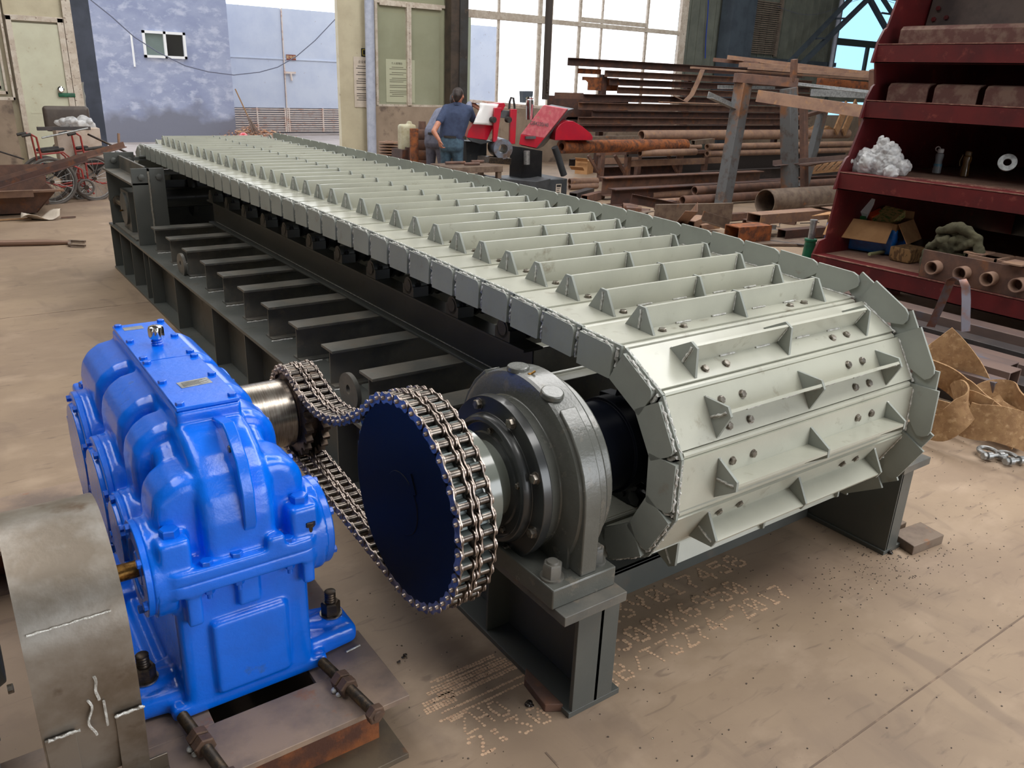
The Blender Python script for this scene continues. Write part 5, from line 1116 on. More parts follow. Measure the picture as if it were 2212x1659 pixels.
# ------------------------------------------------------------------ the two men
def limb(m_, P, R):
    for (a, ra), (b, rb) in zip(zip(P, R), zip(P[1:], R[1:])): m_.hull([(a, ra), (b, rb)])
def hand(m_, wr, d, nrm, curl=.5, s=1):
    d = V(d).normalized(); n_ = V(nrm); n_ = (n_-d*n_.dot(d)).normalized(); t = d.cross(n_)*s
    m_.hull([(wr, .026), (wr+d*.085+t*.028, .014), (wr+d*.085-t*.028, .014)])
    for k, (o, L) in enumerate(((.032, .07), (.011, .082), (-.011, .076), (-.030, .06))):
        b = wr+d*.088+t*o; e = b+(d*cos(curl*.7)+n_*sin(curl*.7))*L*.5; f = e+(d*cos(curl*1.6)+n_*sin(curl*1.6))*L*.5; m_.hull([(b, .0095), (e, .009)]).hull([(e, .009), (f, .0075)])
    b = wr+d*.025+t*.03; e = b+(d*.6+t*.8).normalized()*.04; m_.hull([(b, .013), (e, .011)]).hull([(e, .011), (e+(d*.9+n_*.4).normalized()*.035, .0085)])
def head(m_, c, f, up=V((0, 0, 1))):
    f = V(f).normalized(); r = up.cross(f).normalized()*-1
    m_.hull([(c+up*.045-f*.012, .084), (c+up*.01+f*.02, .078), (c-up*.07+f*.055, .034), (c-up*.03-f*.03, .07)])
    m_.hull([(c+f*.085+up*.01, .012), (c+f*.105-up*.02, .013)]).hull([(c+f*.093-up*.055+r*.018, .008), (c+f*.093-up*.055-r*.018, .008)])
    for s in (-1, 1): m_.hull([(c+r*s*.083+up*.012-f*.005, .012), (c+r*s*.083-up*.02-f*.0, .010), (c+r*s*.091+up*.0-f*.015, .008)]); m_.ball(c+f*.085+r*s*.03+up*.02, .012, 8, 6)
def man(nm_lab, px_head, Y, hip, fwd, shirtm, trm, armL, armR, hx, sh=None, glove=False, lean=None):
    H = at(*px_head, 'y', Y); f = V(fwd).normalized(); r = f.cross(V((0, 0, 1))).normalized()
    t = thing('person', nm_lab, 'person', (at(*hip, 'y', Y).x, Y, 0)); P = at(*hip, 'y', Y); P.z = .93
    hd = H-V((0, 0, .115)); nk = hd-V((0, 0, .12))-f*.02; ch = V(((nk.x*.7+P.x*.3), nk.y*.7+P.y*.3, nk.z-.17))
    if lean is not None: ch = ch+V(lean)
    sL, sR = nk-r*.185-V((0, 0, .06)), nk+r*.185-V((0, 0, .06))
    b = M(); head(b, hd, f); limb(b, [hd-V((0, 0, .04)), nk-V((0, 0, .05))], [.058, .06])
    b.hull([(ch, .07), (P, .07)])
    el, wl, dl_ = armL; er, wr2, dr_ = armR
    for s_, e_, w_, d_, sg_ in ((sL, el, wl, dl_, 1), (sR, er, wr2, dr_, -1)):
        limb(b, [s_, e_, w_], [.05, .042, .027]); b.hull([(s_, .045), (ch, .05)])
        if not (glove and sg_ < 0): hand(b, w_, d_[0], d_[1], d_[2], sg_)
    for s in (-1, 1): limb(b, [P+r*s*.09-V((0, 0, .05)), P+r*s*.11+f*.02+V((0, 0, -.45)), P+r*s*.12+V((0, 0, -.84))], [.075, .05, .04])
    body = put('body', fuse(b, .0075, 3, 'body', 0), SKIN, t)
    if glove:
        g = M(); hand(g, wr2, dr_[0], dr_[1], dr_[2], -1); limb(g, [er+(wr2-er)*.8, wr2], [.04, .036]); put('glove', fuse(g, .006, 2, 'glove', 0), GLOVE, t)
    s_ = M(); wv = V((0, 0, 1))
    s_.hull([(nk-wv*.02-r*.04, .06), (nk-wv*.02+r*.04, .06), (sL, .062), (sR, .062), (ch-r*.12, .11), (ch+r*.12, .11)])
    s_.hull([(ch-r*.12, .11), (ch+r*.12, .11), (P-r*.105+wv*.06, .10), (P+r*.105+wv*.06, .10)]).hull([(P-r*.105+wv*.06, .10), (P+r*.105+wv*.06, .10), (P-r*.11, .095), (P+r*.11, .095)])
    kk = .55 if not sh else sh
    for S_, E_ in ((sL, el), (sR, er)): limb(s_, [S_, S_+(E_-S_)*kk], [.068, .062]) if kk <= 1 else limb(s_, [S_, E_], [.066, .055])
    st = put('shirt', fuse(s_, .010, 4, 'shirt', 0), shirtm, t)
    ob('collar', M().lathe([(0, .072), (.03, .066), (.045, .070), (.03, .074)], nk-wv*.015, wv+f*.25, 20, False, True), shirtm, t)
    tr = M(); tr.hull([(P-r*.10, .102), (P+r*.10, .102), (P-r*.09-wv*.12-f*.02, .11), (P+r*.09-wv*.12-f*.02, .11)])
    for s in (-1, 1): limb(tr, [P+r*s*.085-wv*.12, P+r*s*.11+f*.02+wv*-.46, P+r*s*.12+wv*-.86], [.105, .075, .062])
    put('trousers', fuse(tr, .011, 3, 'trousers', 0), trm, t)
    ob('belt', M().rings([[P+wv*z+(r*cos(a)*.207+f*sin(a)*.110) for a in [2*pi*i/28 for i in range(28)]] for z in (.015, .05)], False), RUBBER, t)
    hr = M(); hr.hull([(hd+wv*.05-f*.02, .086), (hd+wv*.02-f*.045, .078), (hd-wv*.03-f*.055, .055)]).hull([(hd+wv*.06+f*.03, .07), (hd+wv*.055-f*.02, .087)])
    put('hair', fuse(hr, .008, 2, 'hair', 0), HAIR, t)
    for s in (-1, 1): c = P+r*s*.12; c.z = 0; put('shoe', fuse(M().hull([(c+f*.14+wv*.035, .035), (c-f*.07+wv*.04, .04), (c-f*.04+wv*.08, .04)]), .012, 2, 'shoe', 0), RUBBER, t)
    return t
Y1 = 11.3
e1, w1 = at(937, 284, 'y', Y1-.05), at(949, 303, 'y', Y1-.16)
e2, w2 = at(1027, 272, 'y', Y1+.05), at(1043, 266, 'y', Y1+.02)
man('man in a navy polo and jeans seen from behind, one hand behind his back', (990, 192), Y1, (976, 304), (.75, .65, 0), POLO, JEANS, (e1, w1, ((.2, -.1, -1), (1, 0, .2), .9)), (e2, w2, ((.8, .1, -.3), (0, 0, -1), .7)), 0, glove=True)
Y2 = 11.95
e3, w3 = at(1018, 222, 'y', Y2-.05), at(1040, 238, 'y', Y2-.35)
e4, w4 = at(938, 262, 'y', Y2+.1), at(950, 285, 'y', Y2+.2)
man('man in a grey work shirt bending forward behind the man in navy', (984, 203), Y2, (942, 302), (.85, .5, 0), GSHIRT, GTROU, (e4, w4, ((.3, .1, -1), (1, 0, 0), .5)), (e3, w3, ((.9, -.1, 0), (0, 0, -1), .4)), 0, sh=.8, lean=(-.05, 0, .08))

# things along the wall behind the men
for px0, px1, py0, py1, Y, mt, nm, lab, cat in ((886, 903, 278, 392, 12.3, RUST, 'steel_pipe', 'orange rusty pipe standing on end left of the man in grey', 'steel pipe'), (876, 892, 318, 372, 12.9, RUSTD, 'rusty_drum', 'dark rusty cylinder behind the standing pipe', 'drum')):
    a = at((px0+px1)/2, py0, 'y', Y); r = abs(at(px1, py0, 'y', Y).x-at(px0, py0, 'y', Y).x)/2
    tag(ob(nm, M().pipe((a.x, Y, 0), (a.x, Y, a.z), r, r*.8, 24), mt), lab, cat)
ar = at(912, 278, 'y', 12.6)
tag(ob('rusty_drum', M().cyl((ar.x, 12.6, 0), (ar.x, 12.6, ar.z-.66), .17, n=24), RUSTB), 'rusty drum under the ring stack beside the man in grey', 'drum')
for k in range(4):
    a = ar; tag(ob('steel_ring', M().lathe([(0, .17), (.02, .18), (.14, .18), (.16, .17), (.16, .12), (0, .12)], (a.x, 12.6, ar.z-.165*(k+1)), (0, 0, 1), 28, False, True), RUSTB), ('top rusty ring of the stack beside the man in grey', 'second rusty ring from the top of that stack', 'third rusty ring from the top of that stack', 'bottom rusty ring of that stack by the man in grey')[k], 'ring')
a = at(912, 262, 'y', 12.6); tag(ob('rusty_can', M().cyl((a.x, 12.6, ar.z-.005), (a.x, 12.6, a.z), .07, .06, 20), RUSTB), 'narrow rusty can on top of the ring stack', 'can')
a = at(880, 297, 'y', 13.0); tag(put('jerrycan', fuse(M().rbox(a.x-.13, a.x+.17, 12.95, 13.15, a.z-.25, a.z+.22, .05).rbox(a.x+.02, a.x+.10, 13.0, 13.08, a.z+.2, a.z+.27, .02), .012, 3, 'jerrycan'), CAN), 'yellowed white jerrycan by the plaster wall', 'jerrycan')
a = at(880, 330, 'y', 13.0); tag(ob('crate_stand', M().box(a.x-.18, a.x+.22, 12.85, 13.25, 0, at(880, 322, 'y', 13.0).z), RUSTD), 'dark rusty block under the jerrycan', 'block')
for k in range(8):
    z = at(842, 352, 'y', 14.2).z+.052*k; 
    tag(ob('flange', M().lathe([(0, .20+.02*(k < 3)), (.022, .20+.02*(k < 3)), (.022, .09), (.04, .08), (.04, .05), (0, .05)], (at(842, 340, 'y', 14.2).x, 14.2, z), (0, 0, 1), 28, False, True), RUSTL), ('bottom', 'second lowest', 'third lowest', 'fourth lowest', 'fourth from the top', 'third from the top', 'second from the top', 'topmost')[k]+' brown flange of the neat stack by the plaster wall', 'flange', 'flanges stacked by the plaster wall')
z0_ = at(842, 352, 'y', 14.2).z; tag(ob('flange_block', M().box(at(825, 340, 'y', 14.2).x, at(862, 340, 'y', 14.2).x, 14.0, 14.4, 0, z0_), RUSTD), 'dark block carrying the flange stack', 'block')
for p, s_, lab in (((1262, 362), .36, 'open cardboard box on the floor under the pipes'), ((1250, 382), .3, 'flattened cardboard box in front of the open one')):
    c = at(*p, 'z', .12); tag(ob('cardboard_box', M().box(-s_/2, s_/2, -.14, .14, -.12, .16 if s_ > .3 else -.04, Matrix.Translation(c) @ RZ(.5)).bar(c+V((-s_/2, -.14, .15)), c+V((-s_/2-.1, -.2, .22)), .26, .01), CARD), lab, 'box')

# ------------------------------------------------------------------ left corner: wheelchairs, chair, trough, bars
def wheel(t, c, r, ax, spokes=16, w_=.02, nm='wheel'):
    ax = V(ax).normalized(); u = V((0, 0, 1)); s_ = ax.cross(u).normalized()
    tr_ = M(); pth = [c+(s_*cos(a)+u*sin(a))*r for a in [2*pi*i/40 for i in range(40)]]
    rs = [[p+((p-c).normalized()*cos(b)+ax*sin(b))*w_ for b in [2*pi*j/8 for j in range(8)]] for p in pth]; tr_.rings(rs, False, True)
    W_ = ob(nm, tr_, TYRE, t)
    rim = M(); rs = [[p2+((p2-c).normalized()*cos(b)+ax*sin(b))*w_*.45 for b in [2*pi*j/6 for j in range(6)]] for p2 in [c+(p-c)*.90 for p in pth]]; rim.rings(rs, False, True)
    for k in range(spokes):
        a = 2*pi*k/spokes; rim.cyl(c+ax*.02*(-1)**k, c+(s_*cos(a)+u*sin(a))*r*.92, .003 if r > .2 else .006, n=5)
    ob('rim', rim, GALV, W_); ob('hub', M().cyl(c-ax*.035, c+ax*.035, .022 if r > .2 else .03, n=12), BOLT, W_)
def wheelchair(px, py, Y, lab, ax=(.15, -1, 0), k=1):
    c = at(px, py, 'y', Y); c.z = .30; t = thing('wheelchair', lab, 'wheelchair', (c.x, c.y, 0)); ax = V(ax).normalized(); s_ = ax.cross(V((0, 0, 1))).normalized()*-1
    wheel(t, c, .30, ax); wheel(t, c-ax*.28, .30, ax)
    wheel(t, c+s_*.42*k+V((0, 0, -.10)), .10, ax, 8, .016, 'castor'); wheel(t, c+s_*.42*k+V((0, 0, -.20))-ax*.28, .10, ax, 8, .016, 'castor')
    def fr(P, o=0): return [c+s_*a*k+V((0, 0, b))-ax*o for a, b in P]
    for o in (.02, .25):
        ob('side_frame', M().tube(fr([(-.16, .62), (-.10, .58), (-.08, .30), (-.08, .0), (.12, -.08), (.40, -.05)], o), .013, 8).tube(fr([(-.08, .20), (.30, .20), (.40, .14), (.42, -.08), (.52, -.2)], o), .013, 8).tube(fr([(-.08, .36), (.2, .38), (.28, .30), (.30, .2)], o), .012, 8), REDTUBE, t)
        ob('armrest', M().hull([(fr([(-.05, .40)], o)[0], .022), (fr([(.2, .42)], o)[0], .022)]), RUBBER, t); ob('grip', M().tube(fr([(-.16, .62), (-.27, .60)], o), .019, 8), RUBBER, t)
    ob('cross_brace', M().cyl(fr([(-.05, .2)], 0)[0], fr([(.25, -.05)], .28)[0], .011, n=8).cyl(fr([(.25, .2)], 0)[0], fr([(-.05, -.05)], .28)[0], .011, n=8), GALV, t)
    ob('seat_sling', M().hull([(p, .02) for p in fr([(-.05, .22), (.3, .22), (.12, .05)], .13)]), RUBBER, t)
wheelchair(112, 388, 12.8, 'nearer folded red-framed wheelchair left of the feeder tail'); wheelchair(205, 396, 13.0, 'second folded wheelchair half hidden behind the feeder tail', (.35, -1, 0))
CH = thing('office_chair', 'worn brown office chair standing by the pale green door', 'chair', at(150, 360, 'y', 14.0)-V((0, 0, at(150, 360, 'y', 14.0).z)))
a = at(145, 255, 'y', 14.0)
put('backrest', fuse(M().hull([((a.x+dx, 14.0+.02*abs(dx), a.z+dz), .05) for dx in (-.26, .26) for dz in (-.14, .12)]), .012, 3, 'backrest'), CHAIRG, CH)
ob('seat', M().rbox(a.x-.26, a.x+.26, 13.5, 13.95, a.z-.48, a.z-.36, .04), CHAIRG, CH); ob('stem', M().cyl((a.x, 13.75, .08), (a.x, 13.75, a.z-.45), .03).bar((a.x, 13.98, a.z-.4), (a.x, 14.05, a.z), .05, .02), RUBBER, CH)
for k in range(5): c_ = 2*pi*k/5; ob('star_leg', M().bar((a.x, 13.75, .10), (a.x+.28*cos(c_), 13.75+.28*sin(c_), .06), .05, .03).ball((a.x+.28*cos(c_), 13.75+.28*sin(c_), .03), .028, 8, 6), RUBBER, CH)
a = at(160, 300, 'y', 13.6)
tag(ob('carton', M().box(a.x-.26, a.x+.30, 13.25, 13.6, 0.0, a.z+.17), mat('carton_pale', (196, 180, 166), .8, 0, (180, 160, 144), 8), None, .005), 'pale carton standing behind the wheelchairs', 'box')
bag = M()
for k in range(16): c = at(150+random.uniform(-22, 50), 268+random.uniform(-8, 4), 'y', 13.4+random.uniform(-.1, .1)); bag.ball(c, random.uniform(.04, .09), 8, 6, (random.uniform(.6, 1.4), 1, random.uniform(.5, 1)))
tag(put('plastic_bag', crumple(fuse(bag, .012, 2, 'plastic_bag', 20), .014, 12), PLBAG), 'white plastic bag lying on the carton before the brown chair', 'bag')
steel('tube', (80, 278, 12.7), (195, 277, 12.75), (.045, .045, .004), BARDK, 'black square tube lying level across the wheelchairs', 'square tube')
steel('rod', (90, 298, 12.6), (190, 277, 12.7), (.012,), GALV, 'thin shiny rod across the nearer wheelchair', 'steel rod')
steel('rod', (190, 290, 12.8), (292, 338, 12.4), (.014,), BOLT, 'dark rod slanting down right behind the feeder tail', 'steel rod')
steel('rod', (256, 288, 12.9), (257, 318, 12.9), (.018,), RUSTL, 'short upright brown bar end behind the wheelchairs', 'steel rod')
steel('angle', (at(-40, 402, 'y', 11.6).x, 11.6, at(-40, 402, 'y', 11.6).z), tuple(at(270, 312, 'y', 11.9)), (.07, .07, .008), RUSTB, 'upper rusty angle bar slanting up over the wheelchairs', 'steel angle')
steel('angle', (at(-40, 412, 'y', 11.5).x, 11.5, at(-40, 412, 'y', 11.5).z), tuple(at(190, 342, 'y', 11.7)), (.07, .07, .008), RUSTD, 'lower rusty angle bar slanting under the first', 'steel angle')
steel('rod', tuple(at(-5, 326, 'y', 14.5)), tuple(at(52, 344, 'y', 14.3)), (.012,), BARDK, 'thin dark bar slanting down at the stained plaster', 'steel rod')
p0, p1 = at(-30, 420, 'y', 11.9), at(118, 412, 'y', 11.9); p2, p3 = at(-30, 470, 'y', 11.9), at(80, 468, 'y', 11.9)
TRH = thing('rusty_trough', 'rusty sheet steel trough on the floor at the left edge', 'trough', (0.6, 12.1, 0))
tz0, tz1 = .02, p1.z
ob('trough_body', M().rings([[V((p0.x-.5, 11.9, tz1)), V((p1.x, 11.9, tz1)), V((p3.x+.02, 11.98, tz0)), V((p0.x-.5, 11.98, tz0))], [V((p0.x-.5, 11.92, tz1)), V((p1.x, 11.92, tz1)), V((p3.x+.02, 12.0, tz0)), V((p0.x-.5, 12.0, tz0))]])
   .box(p0.x-.5, p1.x, 12.7, 12.72, tz0, tz1+.25).box(p0.x-.5, p3.x, 11.98, 12.7, tz0, tz0+.02).rings([[V((p1.x, 11.9, tz1)), V((p1.x+.02, 11.9, tz1)), V((p3.x+.02, 11.98, tz0)), V((p3.x, 11.98, tz0))], [V((p1.x, 12.7, tz1)), V((p1.x+.02, 12.7, tz1)), V((p3.x+.02, 12.7, tz0)), V((p3.x, 12.7, tz0))]]), RUSTB, TRH)
ob('rim_flange', M().box(p0.x-.5, p1.x+.1, 11.80, 11.92, tz1, tz1+.02).box(p0.x-.5, p1.x-.25, 11.78, 11.80, tz1-.05, tz1+.03), RUSTL, TRH)
pc_ = at(85, 466, 'y', 11.5); pc_.z = .06
tag(put('paper_scrap', M().sheet(10, 8, lambda u, v: pc_+V(((u-.5)*.42+.05*v, (v-.5)*.2, .05*sin(6*u+3*v)+.05*abs(u-.3)-.02))).mesh('paper_scrap'), WHITEP, None, 0, None, .003), 'crumpled white paper scrap on the floor beside the rusty trough', 'paper')
FK = thing('pry_fork', 'long steel bar with a forked end lying on the floor at the left', 'bar', (.9, 9.9, 0))
fa, fb = at(-60, 527, 'z', .03), at(100, 524, 'z', .03); fc = at(150, 524, 'z', .02)
ob('shaft', M().tube([fa, fb, fc], [.035, .032, .02], 10), mat('worn_bar', (128, 100, 84), .5, .3), FK)
for e, z in (((184, 522), .02), ((184, 531), .02)): b = at(*e, 'z', z); m0 = at(150, 520 if e[1] < 525 else 529, 'z', .02); ob('tine', M().bar(fc, m0, .03, .02).bar(m0, b, .03, .02), OFFC, FK)
for k, (p, lab) in enumerate((((40, 474), 'thin wooden lath on the floor under the trough'), ((148, 470), 'reddish chip on the floor right of the paper scrap'))):
    c = at(*p, 'z', .01); tag(ob('wood_chip', M().box(-.25 if not k else -.08, .25 if not k else .08, -.02, .02, 0, .012, Matrix.Translation(c)), WOOD if not k else RUSTB), lab, 'wood')

# ------------------------------------------------------------------ red hopper with stepped shelves
HP2 = thing('red_hopper', 'large dark red steel chute with four stepped shelves on the right', 'hopper', (7.6, 2.6, 0))
YE = 4.38; Y0 = -.6
S = []
for (pl, zz) in (((1757, 550), None), ((1815, 372), None), ((1872, 217), None), ((1897, 96), None)):
    p = at(*pl, 'y', YE); S.append((p.x, p.z))
top = at(1945, -12, 'y', YE)
ep = [(S[0][0], S[0][1]-.10), (S[0][0], S[0][1]), (S[0][0]+.06, S[0][1]+.12), (S[0][0]+.16, S[0][1]+.14)]
for k in (1, 2, 3): ep += [(S[k][0]+.02, S[k][1]-.15), (S[k][0]-.04, S[k][1]-.15), (S[k][0], S[k][1]+.02), (S[k][0]+.06, S[k][1]+.12), (S[k][0]+.10, S[k][1]+.14)]
ep += [(top.x, top.z), (top.x+.2, 3.4), (11, 3.4), (11, S[0][1]-.10)]
ob('end_plate', M().prism(ep, 'y', YE, YE+.02), REDOX, HP2, 0)
ob('back_plate', M().box(10.4, 10.42, Y0, YE, S[0][1]-.1, 3.4).box(7.0, 10.4, Y0, YE, 3.38, 3.4).box(top.x+.75, top.x+.77, Y0, YE, S[3][1]+.1, 3.4), BLACK, HP2)  # black colour stands in for the shade deep inside the hopper
ob('end_plate', M().prism([(a_, b_) for a_, b_ in ep], 'y', Y0-.02, Y0), REDOX, HP2)  # unseen near end, added to keep door light out of the hopper
ob('wear_liner', M().prism([(S[3][0]+.62, S[3][1]+.02), (S[3][0]+.82, 3.3), (S[3][0]+.84, 3.3), (S[3][0]+.64, S[3][1]+.02)], 'y', 2.9, YE-.02), mat('liner_dull', (96, 82, 76), .6, .3, (70, 60, 58), 3), HP2)
for k, (x, z) in enumerate(S):
    dp_ = 3.2 if k == 0 else 2.8 if k == 1 else 1.4
    sh_ = ob('shelf_channel', M().box(x, x+.012, Y0, YE, z-.15, z-.0).box(x, x+.15, Y0, YE, z-.008, z+.004).box(x, x+.10, Y0, YE, z-.15, z-.14), REDOX, HP2, .001)
    ob('shelf_plate', M().box(x+.10, x+dp_, Y0, YE, z-.012, z-.004), DUSTY if k < 2 else REDDUST, sh_)
    if 1 <= k <= 2:
        zz = M()
        for j in range(60): y = YE-.3-.045*j; zz.bar((x+.17, y, z+.003), (x+.30, y-.04, z+.003), .012, .008)
        ob('expanded_mesh', zz, REDDUST, sh_)
    if k >= 2:
        for j in range(4 if k == 2 else 1):
            y1_ = YE-.10-.42*j; L_ = .36 if k == 2 else 1.5
            rp_ = ob('rubber_lip', M().prism([(x+.14, z+.004), (x+.14, z+.12), (x+.17, z+.15), (x+.26, z+.16), (x+.26, z+.15), (x+.18, z+.135), (x+.155, z+.11), (x+.155, z+.004)], 'y', y1_-L_, y1_), mat('lip_dusty', (98, 64, 58), .8, 0, (122, 96, 84), 9, .45, .6), sh_) if (k, j) == (2, 0) or k == 3 else put('rubber_lip', M().prism([(x+.14, z+.004), (x+.14, z+.12), (x+.17, z+.15), (x+.26, z+.16), (x+.26, z+.15), (x+.18, z+.135), (x+.155, z+.11), (x+.155, z+.004)], 'y', y1_-L_, y1_).mesh('rubber_lip'), bpy.data.materials['lip_dusty'], sh_)
    ob('edge_line', M().box(x-.002, x+.014, Y0, YE+.02, z-.002, z+.006), REDDUST, sh_)
for k, y in enumerate((Y0+.4, YE-.2)): ob('support_leg', M().box(S[0][0]+1.0, S[0][0]+1.15, y-.07, y+.07, 0, S[0][1]-.1), REDOX, HP2)
for x in (top.x+.55, top.x+.58, top.x+.6, top.x+.56):
    for z in (2.55,): pass
for p in ((2028, 18), (2045, 38), (2018, 42), (2036, 65)): c = at(*p, 'x', S[3][0]+.66); ob('liner_bolt', M().hexa(c, (-1, 0, 0), .02, .02), REDOX, HP2)
x3, z3 = S[1]; x4, z4 = S[0]
# things on the third shelf
bagm = M()
for k in range(34):
    u = random.random(); c = V((x3+.12+random.uniform(0, .22), at(1890, 350, 'x', x3+.2).y+random.uniform(-.24, .24), z3+random.uniform(.03, .15))); bagm.ball(c, random.uniform(.03, .07), 7, 5, (random.uniform(.5, 1.4), random.uniform(.5, 1.4), random.uniform(.5, 1.3)))
for (px, py, r_) in ((1905, 338, .06), (1918, 322, .045), (1925, 345, .06), (1912, 308, .035), (1898, 325, .05), (1885, 335, .045), (1930, 330, .04), (1920, 352, .06), (1928, 312, .022), (1905, 300, .018)): bagm.hull([(at(px, py, 'x', x3+.2), r_), (at(px-6, py+20, 'x', x3+.2), r_*1.2), (at(px+10, py+14, 'x', x3+.26), r_)])
tag(put('plastic_bag', crumple(fuse(bagm, .007, 3, 'plastic_bag', 15), .011, 17, 3, 3), PLBAG), 'bulging clear plastic bag on the end of the red shelf', 'bag')
def bottle(px, lab, body, capm, loop):
    c = at(px, 374 if px < 2050 else 381, 'z', z3+.002); t = thing('drinking_bottle', lab, 'bottle', c); k = 1.0
    ob('bottle_body', M().lathe([(0, .034), (.005, .038), (.06, .036), (.11, .030), (.155, .037), (.175, .034), (.18, .024), (.184, .022)], c, (0, 0, 1), 28), body, t)
    ob('bottle_cap', M().lathe([(0, .027), (.03, .027), (.036, .022)], c+V((0, 0, .184)), (0, 0, 1), 24), capm, t)
    if loop: ob('carry_loop', M().tube([c+V((0, .03+.022*cos(a)+.0, .215+.02*sin(a))) for a in [2*pi*i/14 for i in range(15)]], .005, 8), capm, t); ob('print', M().lathe([(.06, .0375), (.085, .0355)], c, (0, 0, 1), 9, False), mat('print_blue', (90, 150, 180), .4), t)
    else: ob('carry_strap', M().tube([c+V((-.03, .03, .19)), c+V((-.035, .045, .13)), c+V((-.03, .04, .09))], .004, 6), capm, t)
bottle(2022, 'clear water bottle with a white loop cap on the red shelf', WATER, WPLAS, True); bottle(2081, 'amber bottle with an olive cap on the red shelf', AMBER, mat('olive_cap', (128, 108, 76), .5), False)
c = at(2176, 352, 'x', x3+.5); tag(ob('flange_disc', M().lathe([(0, .07), (.02, .07), (.02, .03), (0, .03)], c, (-.8, -.35, .35), 28, False, True), GALV), 'round flange leaning at the back of the red shelf', 'flange')
for k, px in enumerate((1962, 2012, 2066, 2108)):
    c = at(px, 352, 'z', z3+.003); c.x += .0; tag(ob('pipe_stub', M().pipe((c.x, c.y, z3), (c.x, c.y, z3+.06), .028, .02, 16), RUSTB), ('short upright stub on the red shelf next to the plastic bag', 'upright stub behind the clear bottle', 'upright stub left of the amber bottle', 'upright stub right of the amber bottle')[k], 'pipe stub')
# things on the lowest shelf
cb_ = at(1822, 532, 'z', z4+.003); BX = thing('carton_box', 'open cardboard box wrapped in blue plastic on the lowest red shelf', 'box', cb_)
T = Matrix.Translation(cb_+V((.16, -.13, 0))) @ RZ(.25) @ Matrix.Scale(1.45, 4); w_, d_, h_ = .17, .22, .20
def bb(*a_): return M().box(*a_, T)
put('blue_wrap', fuse(xform(M().rbox(-w_-.006, w_+.006, -d_-.006, d_+.006, 0, .17, .02), T), .01, 1, 'blue_wrap'), BLUEP, BX)
ob('box_wall', bb(-w_, -w_+.006, -d_, d_, .15, h_).add([], []).box(w_-.006, w_, -d_, d_, .15, h_+.05, T).box(-w_, w_, -d_, -d_+.006, .15, h_, T).box(-w_, w_, d_-.006, d_, .15, h_, T), CARD, BX)
for (a0, b0, rot) in (((-w_, 0, h_), (.15, .40, .005), RY(radians(-50))), ((0, -d_, h_), (.32, .14, .005), RX(radians(58))), ((0, d_, h_), (.30, .12, .005), RX(radians(-12)))):
    F = T @ Matrix.Translation(a0) @ rot
    if a0[0]: ob('flap', M().box(-b0[0], 0, -b0[1]/2, b0[1]/2, 0, b0[2], F), CARD, BX)
    elif a0[1] < 0: ob('flap', M().box(-b0[0]/2, b0[0]/2, -b0[1], 0, 0, b0[2], F), CARD, BX)
    else: ob('flap', M().box(-b0[0]/2, b0[0]/2, 0, b0[1], 0, b0[2], F), CARD, BX)
for a0, dm, ro, mt, lab in (((-.05, .06, .27), (.13, .13, .05), (.3, -.7, .2), WPLAS, 'white carton tilted in the open cardboard box'), ((.02, -.02, .22), (.14, .05, .03), (.1, -.3, -.3), ORANGE, 'orange block in the middle of the open box'), ((.03, -.10, .21), (.17, .14, .05), (.0, -.45, -.2), CARTON, 'green leaf-printed carton in the open box'), ((.06, .10, .22), (.07, .06, .06), (.4, .2, 0), GPLAS, 'green plastic lump in the open box'), ((-.08, .03, .19), (.05, .05, .05), (0, 0, 0), GPLAS, 'small green lump under the white carton')):
    F = T @ Matrix.Translation(a0) @ RX(ro[0]) @ RY(ro[1]) @ RZ(ro[2]); tag(ob('packed_carton', M().box(-dm[0]/2, dm[0]/2, -dm[1]/2, dm[1]/2, -dm[2]/2, dm[2]/2, F), mt, None, .003), lab, 'carton')
c = at(1943, 565, 'z', z4+.003); tag(ob('wrapped_block', M().rings([[V((c.x+.11+.13*a*s, c.y+.10*b*s, c.z+z)) for a, b in ((-1, -1), (1, -1), (1, 1), (-1, 1))] for z, s in ((0, .9), (.03, 1), (.12, 1), (.125, .95))]), BUND, None, .004), 'small block wrapped in striped paper on the lowest red shelf', 'block')
steel('rod', tuple(at(1878, 549, 'z', z4+.03)), tuple(at(1925, 541, 'z', z4+.03)+V((.3, 0, 0))), (.016,), mat('bamboo', (150, 150, 110), .6), 'green bamboo stick between the blue box and the striped block', 'stick', name='bamboo_stick')
for k, px in enumerate((1905, 1962)):
    c = at(px, 532, 'z', z4+.003); tag(ob('steel_cup', M().pipe((c.x+.15, c.y, z4), (c.x+.15, c.y, z4+.07), .055, .047, 24), RUSTD), ('dark round cup on the shelf behind the bamboo stick', 'dark round cup behind the striped block')[k], 'cup')
c = at(1932, 528, 'z', z4+.003); tag(ob('green_tin', M().cyl(c+V((.1, 0, 0)), c+V((.1, 0, .025)), .05, n=24), GPLAS), 'flat green tin in the shadow at the back of the lowest shelf', 'tin')
